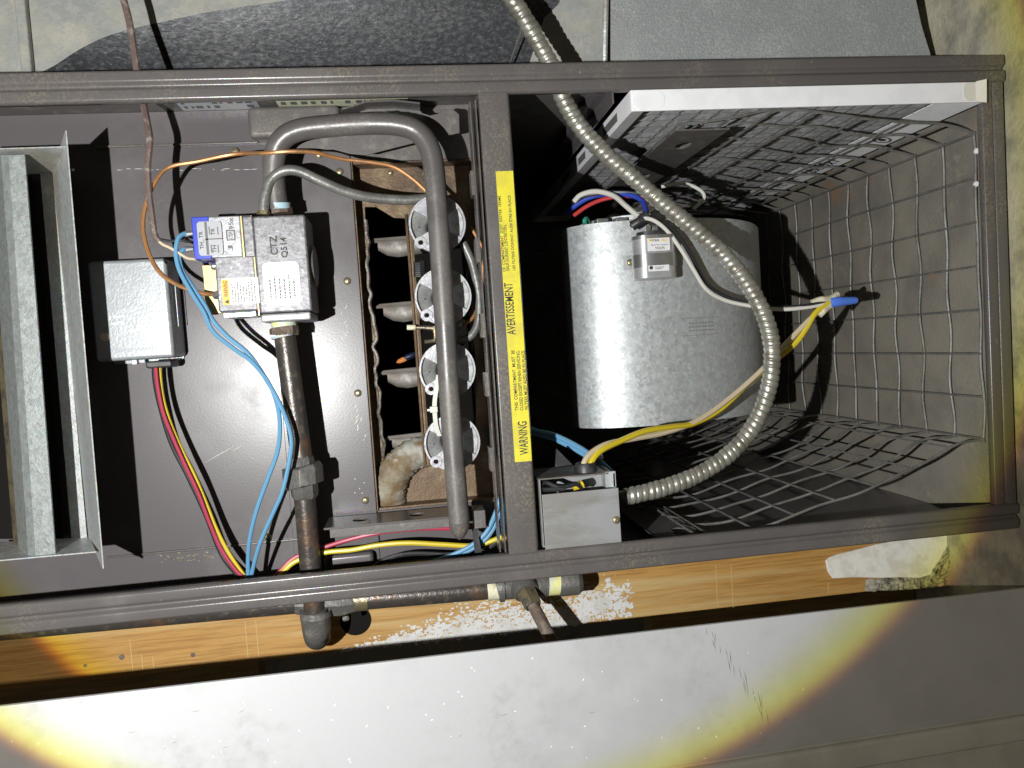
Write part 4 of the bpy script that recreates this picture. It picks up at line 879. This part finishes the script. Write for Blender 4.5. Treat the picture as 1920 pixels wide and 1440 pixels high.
# cable tie round two burners
ct = T('cable_tie', 'translucent nylon cable tie around the two lower burner inlets', 'cable tie', P(812, 760, -.05))
A = [P(818, 703, -.052), P(815, 725, -.051), P(811, 752, -.05), P(811, 775, -.05), P(814, 800, -.052), P(820, 818, -.054)]
ct.part('strap', G().sheet(cr(A, 5), [p + Vector((.0045, 0, 0)) for p in cr(A, 5)], (0, 0, -.0014)), 'nylon')
ct.part('head', G().box(*bx(806, 762, 821, 774, -.046, -.053)), 'nylon', bev=.001)
ct.part('tail', G().box(*bx(801, 767, 807, 771, -.047, -.05)), 'nylon')
# ================================================================== RETURN DUCT (above the cabinet in the photograph)
du = T('return_duct', 'dusty grey sheet metal return duct beside the cabinet', 'duct', (.4, .34, -.4))
WD_ = -.115
arc = [(60, 142), (100, 124), (150, 92), (200, 68), (260, 51), (300, 42), (400, 21), (500, 6), (600, -8), (700, -22), (820, -45), (960, -80), (1050, -100)]
ap = cr([P(x, y, WD_) for x, y in arc], 6)
top_ = [Vector((p.x, .98, WD_)) for p in ap]
du.part('cheek_sheet', G().sheet(ap, top_, (0, 0, -.001)), 'dusty_sheet')
e0_ = ap[0]
du.part('cheek_sheet', G().box(UL, e0_.x, e0_.y, .98, WD_ - .001, WD_), 'dusty_sheet')
du.part('cheek_sheet', G().box(UL, e0_.x + .006, VT + .001, e0_.y, WD_ - .001, WD_), 'dusty_sheet')
sx0, sx1 = P(40, 60, WD_).x, P(60, 60, WD_).x
du.part('standing_seam', G().box(sx0, sx1, VT + .001, .98, WD_ + .0001, WD_ + .010), 'dusty_sheet', bev=.002)
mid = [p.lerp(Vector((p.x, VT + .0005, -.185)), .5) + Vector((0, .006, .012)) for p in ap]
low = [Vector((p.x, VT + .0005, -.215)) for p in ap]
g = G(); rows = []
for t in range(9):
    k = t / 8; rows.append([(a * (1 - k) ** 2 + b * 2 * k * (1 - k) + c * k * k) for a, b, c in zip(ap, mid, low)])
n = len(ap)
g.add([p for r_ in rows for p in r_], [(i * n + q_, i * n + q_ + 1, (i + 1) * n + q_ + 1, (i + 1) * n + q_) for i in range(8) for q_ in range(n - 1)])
du.part('heel_sheet', g, 'shaded_duct')
# grey seam section between the heel and the plenum
s0, s1 = [P(1080, -900, -.13), P(1050, -60, -.13), P(1012, 60, -.145), P(985, 140, -.17)], [P(1150, -900, -.118), P(1143, -60, -.118), P(1140, 60, -.13), P(1138, 140, -.15)]
du.part('seam_sheet', G().sheet(s0, s1, (0, 0, -.002)), 'dusty_sheet')
du.part('seam_bead', G().tube([P(1145, -900, -.116), P(1137, -40, -.118), P(1135, 45, -.125), P(1133, 140, -.14)], .0035, 8), 'galv_hood')
du.part('loose_wire', G().tube([P(980, 52, -.12), P(966, 90, -.135), P(954, 125, -.15)], .0011, 6), 'steel')
rg = [(1690, -900), (1712, -70), (1716, 0), (1727, 50), (1744, 105), (1752, 150)]
A = []; B = []
for i, (x, y) in enumerate(rg): A.append(P(x, y, -.082)); B.append(P(1145, y, -.118 - .012 * i / 5))
du.part('plenum_sheet', G().sheet(A, B, (0, 0, -.0015)), 'galv_duct')
du.part('plenum_end', G().sheet(A, [Vector((p.x + .004, p.y, -.7)) for p in A], (.001, 0, 0)), 'galv_duct')
# ================================================================== WOOD PLATE, TRIM, PLASTER
WW = -.125
def line_pts(y0, sl, xs, w): return [P(x, y0 + sl * x, w) for x in xs]
lo0, lo1 = P(0, 1294, WW), P(1640, 1109, WW)
vw0 = (lo0.y + lo1.y) / 2
g = G().hexa([(-.75, vw0, WW), (P(1660, 1100, WW).x, vw0, WW), (P(1660, 1100, WW).x, VB - .004, WW), (-.75, VB - .004, WW)], [(-.75, vw0, WW - .04), (P(1660, 1100, WW).x, vw0, WW - .04), (P(1660, 1100, WW).x, VB - .004, WW - .04), (-.75, VB - .004, WW - .04)])
wb = T('wood_beam', 'pine wall plate with white paint splashes behind the gas pipe', 'wood beam', (.3, vw0, WW - .02))
wb.part('plank', g, 'wood', bev=.0015)
# paint dabs: many small flat blobs in drifts
r = random.Random(5); g = G()
def dab(x, y, s):
    c = P(x, y, WW + .0003); n = 6
    if c.y < vw0 + .001 or c.y > VB - .006: return
    a0 = r.uniform(0, 6); ex = r.uniform(.6, 1.6)
    g.add([(c.x + s * ex * math.cos(a0 + 2 * math.pi * k / n) * r.uniform(.7, 1.2), c.y + s / ex * .8 * math.sin(a0 + 2 * math.pi * k / n) * r.uniform(.7, 1.2), c.z + r.uniform(0, .0003)) for k in range(n)], [tuple(range(n))])
for i in range(5200):
    x = r.uniform(640, 1185); base = 1222 - (x - 640) * .117; d = abs(r.gauss(0, 1))
    if x < 1085:
        h = 8 + 52 * max(0, min(1, (x - 660) / 260)); yy = base + 3 - d * h * .5
        if r.random() > (.25 + .75 * min(1, max(0, (x - 640) / 220))): continue
    else:
        if r.random() > 1.15 - (x - 1085) / 95 * .8: continue
        yy = base - r.uniform(-2, 16) - abs(r.gauss(26, 17))
    dab(x, yy, r.choice((.0005, .0008, .0011, .0016, .0022, .003)) * (1.3 if d < .35 else .85))
o_ = wb.part('paint_splash', g, 'paint_splash'); o_['kind'] = 'stuff'
for x, y, s in ((228, 1232, .0032), (362, 1228, .0026), (160, 1248, .002), (1873, 1138, .003)):
    wb.part('knot', G().lathe(P(x, y, WW + .0002), (0, 0, 1), [(0, s), (.0002, s * .6), (.0001, 0)], 12), 'rust_pipe')
for x, y0, y1 in ((243, 1198, 1260), (265, 1226, 1258), (286, 1232, 1255), (459, 1165, 1234), (479, 1163, 1232), (1341, 1058, 1138), (1370, 1056, 1140), (1552, 1092, 1112)):
    a, b = P(x, y0, WW), P(x, y1, WW)
    wb.part('scratch', G().box(a.x, a.x + .0006, b.y, a.y, WW + .0001, WW + .0003), 'wood_scratch')
wb.part('drill_hole_shade', G().lathe(P(667, 1163, WW + .0004), (0, 0, 1), [(0, .0175), (.0001, .017), (.0001, 0)], 28), 'soot_hole_shade')  # flat black disc paints the hole's inner shade; nothing is cut
# recessed dark strips behind the gap
single('backing_strip', G().box(-.75, P(490, 1250, -.2).x, vw0 - .06, vw0 - .012, -.22, -.185), 'wood_old', 'dim old wood strip in the gap below the pine plate, left end', 'wood strip', bev=.001)
single('backing_strip', G().box(P(1215, 1180, -.2).x, ZF - .002, vw0 - .06, vw0 - .012, -.22, -.185), 'wood_old', 'dim old wood strip in the gap near the floor', 'wood strip', bev=.001)
# plaster patch and crumbled cement at the floor end
pl_px = [(1549, 1052), (1556, 1046), (1570, 1040), (1612, 1030), (1640, 1022), (1700, 1010), (1780, 1000), (1795, 1010), (1778, 1030), (1770, 1055), (1745, 1078), (1725, 1084), (1690, 1083), (1650, 1084), (1600, 1083), (1562, 1085), (1553, 1072)]
single('plaster_patch', G().prism([P(x, y, WW + .004)[:2] for x, y in pl_px], WW + .0003, WW + .004), 'plaster', 'cracked white plaster patch on the pine plate near the floor', 'plaster', bev=.001)
def lumpy(pts, h, seed):
    r = random.Random(seed); nu, nv = 60, 12; a, b, c, d = [Vector(p) for p in pts]; g = G(); vs = []
    for i in range(nu + 1):
        for k in range(nv + 1):
            s, t = i / nu, k / nv; p = (a * (1 - s) + b * s) * (1 - t) + (d * (1 - s) + c * s) * t
            edge = min(1, 6 * min(s, 1 - s, t, 1 - t) + .1)
            vs.append(p + Vector((r.uniform(-.001, .001), r.uniform(-.001, .001), edge * h * (1 + .7 * mnoise.noise(p * 160 + Vector((seed, 0, 0))) + .5 * mnoise.noise(p * 420) + r.uniform(-.12, .12)))))
    g.add(vs, [(i * (nv + 1) + k, (i + 1) * (nv + 1) + k, (i + 1) * (nv + 1) + k + 1, i * (nv + 1) + k + 1) for i in range(nu) for k in range(nv)])
    return g
single('cement_rubble', lumpy([P(1622, 1109, WW), P(1800, 1100, WW), P(1800, 1078, WW), P(1622, 1086, WW)], .005, 3), 'cement', 'crumbled cement ridge under the white plaster patch', 'cement')
single('cement_rubble', lumpy([P(1730, 1090, WW), P(1765, 1095, WW), P(1815, 1000, WW), P(1782, 998, WW)], .007, 4), 'cement', 'crumbled cement rim curving up beside the plaster patch', 'cement')
single('cement_footing', G().box(P(1661, 1100, WW).x, ZF - .0005, vw0 - .002, VB - .004, WW - .06, WW - .006), 'concrete', 'rough concrete block under the end of the pine plate', 'concrete block', bev=.004)
# white painted board nearest the camera
def bw(u): return .03 + (.5 - u) * .09   # it leans out a little towards the top
def bp(x, y):
    w = .05
    for _ in range(6): w = bw(P(x, y, w).x)
    return P(x, y, w)
e1, e2 = bp(0, 1325), bp(1906, 1105)
dirb = (e2 - e1) / (e2.x - e1.x)
def edge(u, dv): q = e1 + dirb * (u - e1.x); return Vector((u, q.y - dv, bw(u)))
ub0, ub1 = -.8, ZF - .003
gq0, gq1 = bp(1300, 1428), bp(1920, 1338)
dv = ((e1 + dirb * (gq0.x - e1.x)).y - gq0.y + (e1 + dirb * (gq1.x - e1.x)).y - gq1.y) / 2
wbd = T('door_jamb', 'white painted board with scuffs filling the bottom of the view', 'board', edge(ub1, .05))
def strip(d0, d1, z0, th, name, mt, bev=.001):
    q = [edge(ub0, d0), edge(ub1, d0), edge(ub1, d1), edge(ub0, d1)]
    f = [p + Vector((0, 0, z0)) for p in q]
    return wbd.part(name, G().hexa(f, [p - Vector((0, 0, th)) for p in f]), mt, bev=bev)
strip(0, dv, 0, .004, 'board_face', 'white_paint', .0008)
strip(dv + .0002, dv + .006, -.006, .024, 'groove', 'trim_paint', 0)
strip(dv + .0062, dv + .034, -.001, .03, 'moulding', 'trim_paint', .004)
strip(dv + .0342, dv + .2, -.01, .02, 'casing', 'trim_paint', .002)
# scuffs and nicks on the board
r = random.Random(21); g = G(); g2 = G()
def scuff(G_, x, y, ln, wd, ang):
    a = bp(x, y) + Vector((0, 0, .0002)); d = Vector((math.cos(ang), math.sin(ang), -.09 * math.cos(ang))); q_ = Vector((-d.y, d.x, 0)) * wd
    G_.add([a - d * ln, a + q_, a + d * ln, a - q_], [(0, 1, 2, 3)])
for k in range(26):
    t = k / 25; x = 1325 + 115 * t + 8 * math.sin(k); y = 1185 + 160 * t ** 1.1
    scuff(g, x, y, .004 + .006 * t, .0002, math.radians(-82 + 6 * math.sin(k * 2)))
for k in range(14): scuff(g, r.uniform(20, 1880), r.uniform(1330, 1420) - (0), r.uniform(.001, .004), .00018, r.uniform(-.2, .6))
for k in range(60):
    x = r.uniform(10, 1600); scuff(g2, x, r.uniform(1345 - x * .115, 1430), r.uniform(.0006, .0016), .0006, r.uniform(0, 3))
wbd.part('scuff', g, 'ink_soft'); wbd.part('chip', g2, 'card_white')
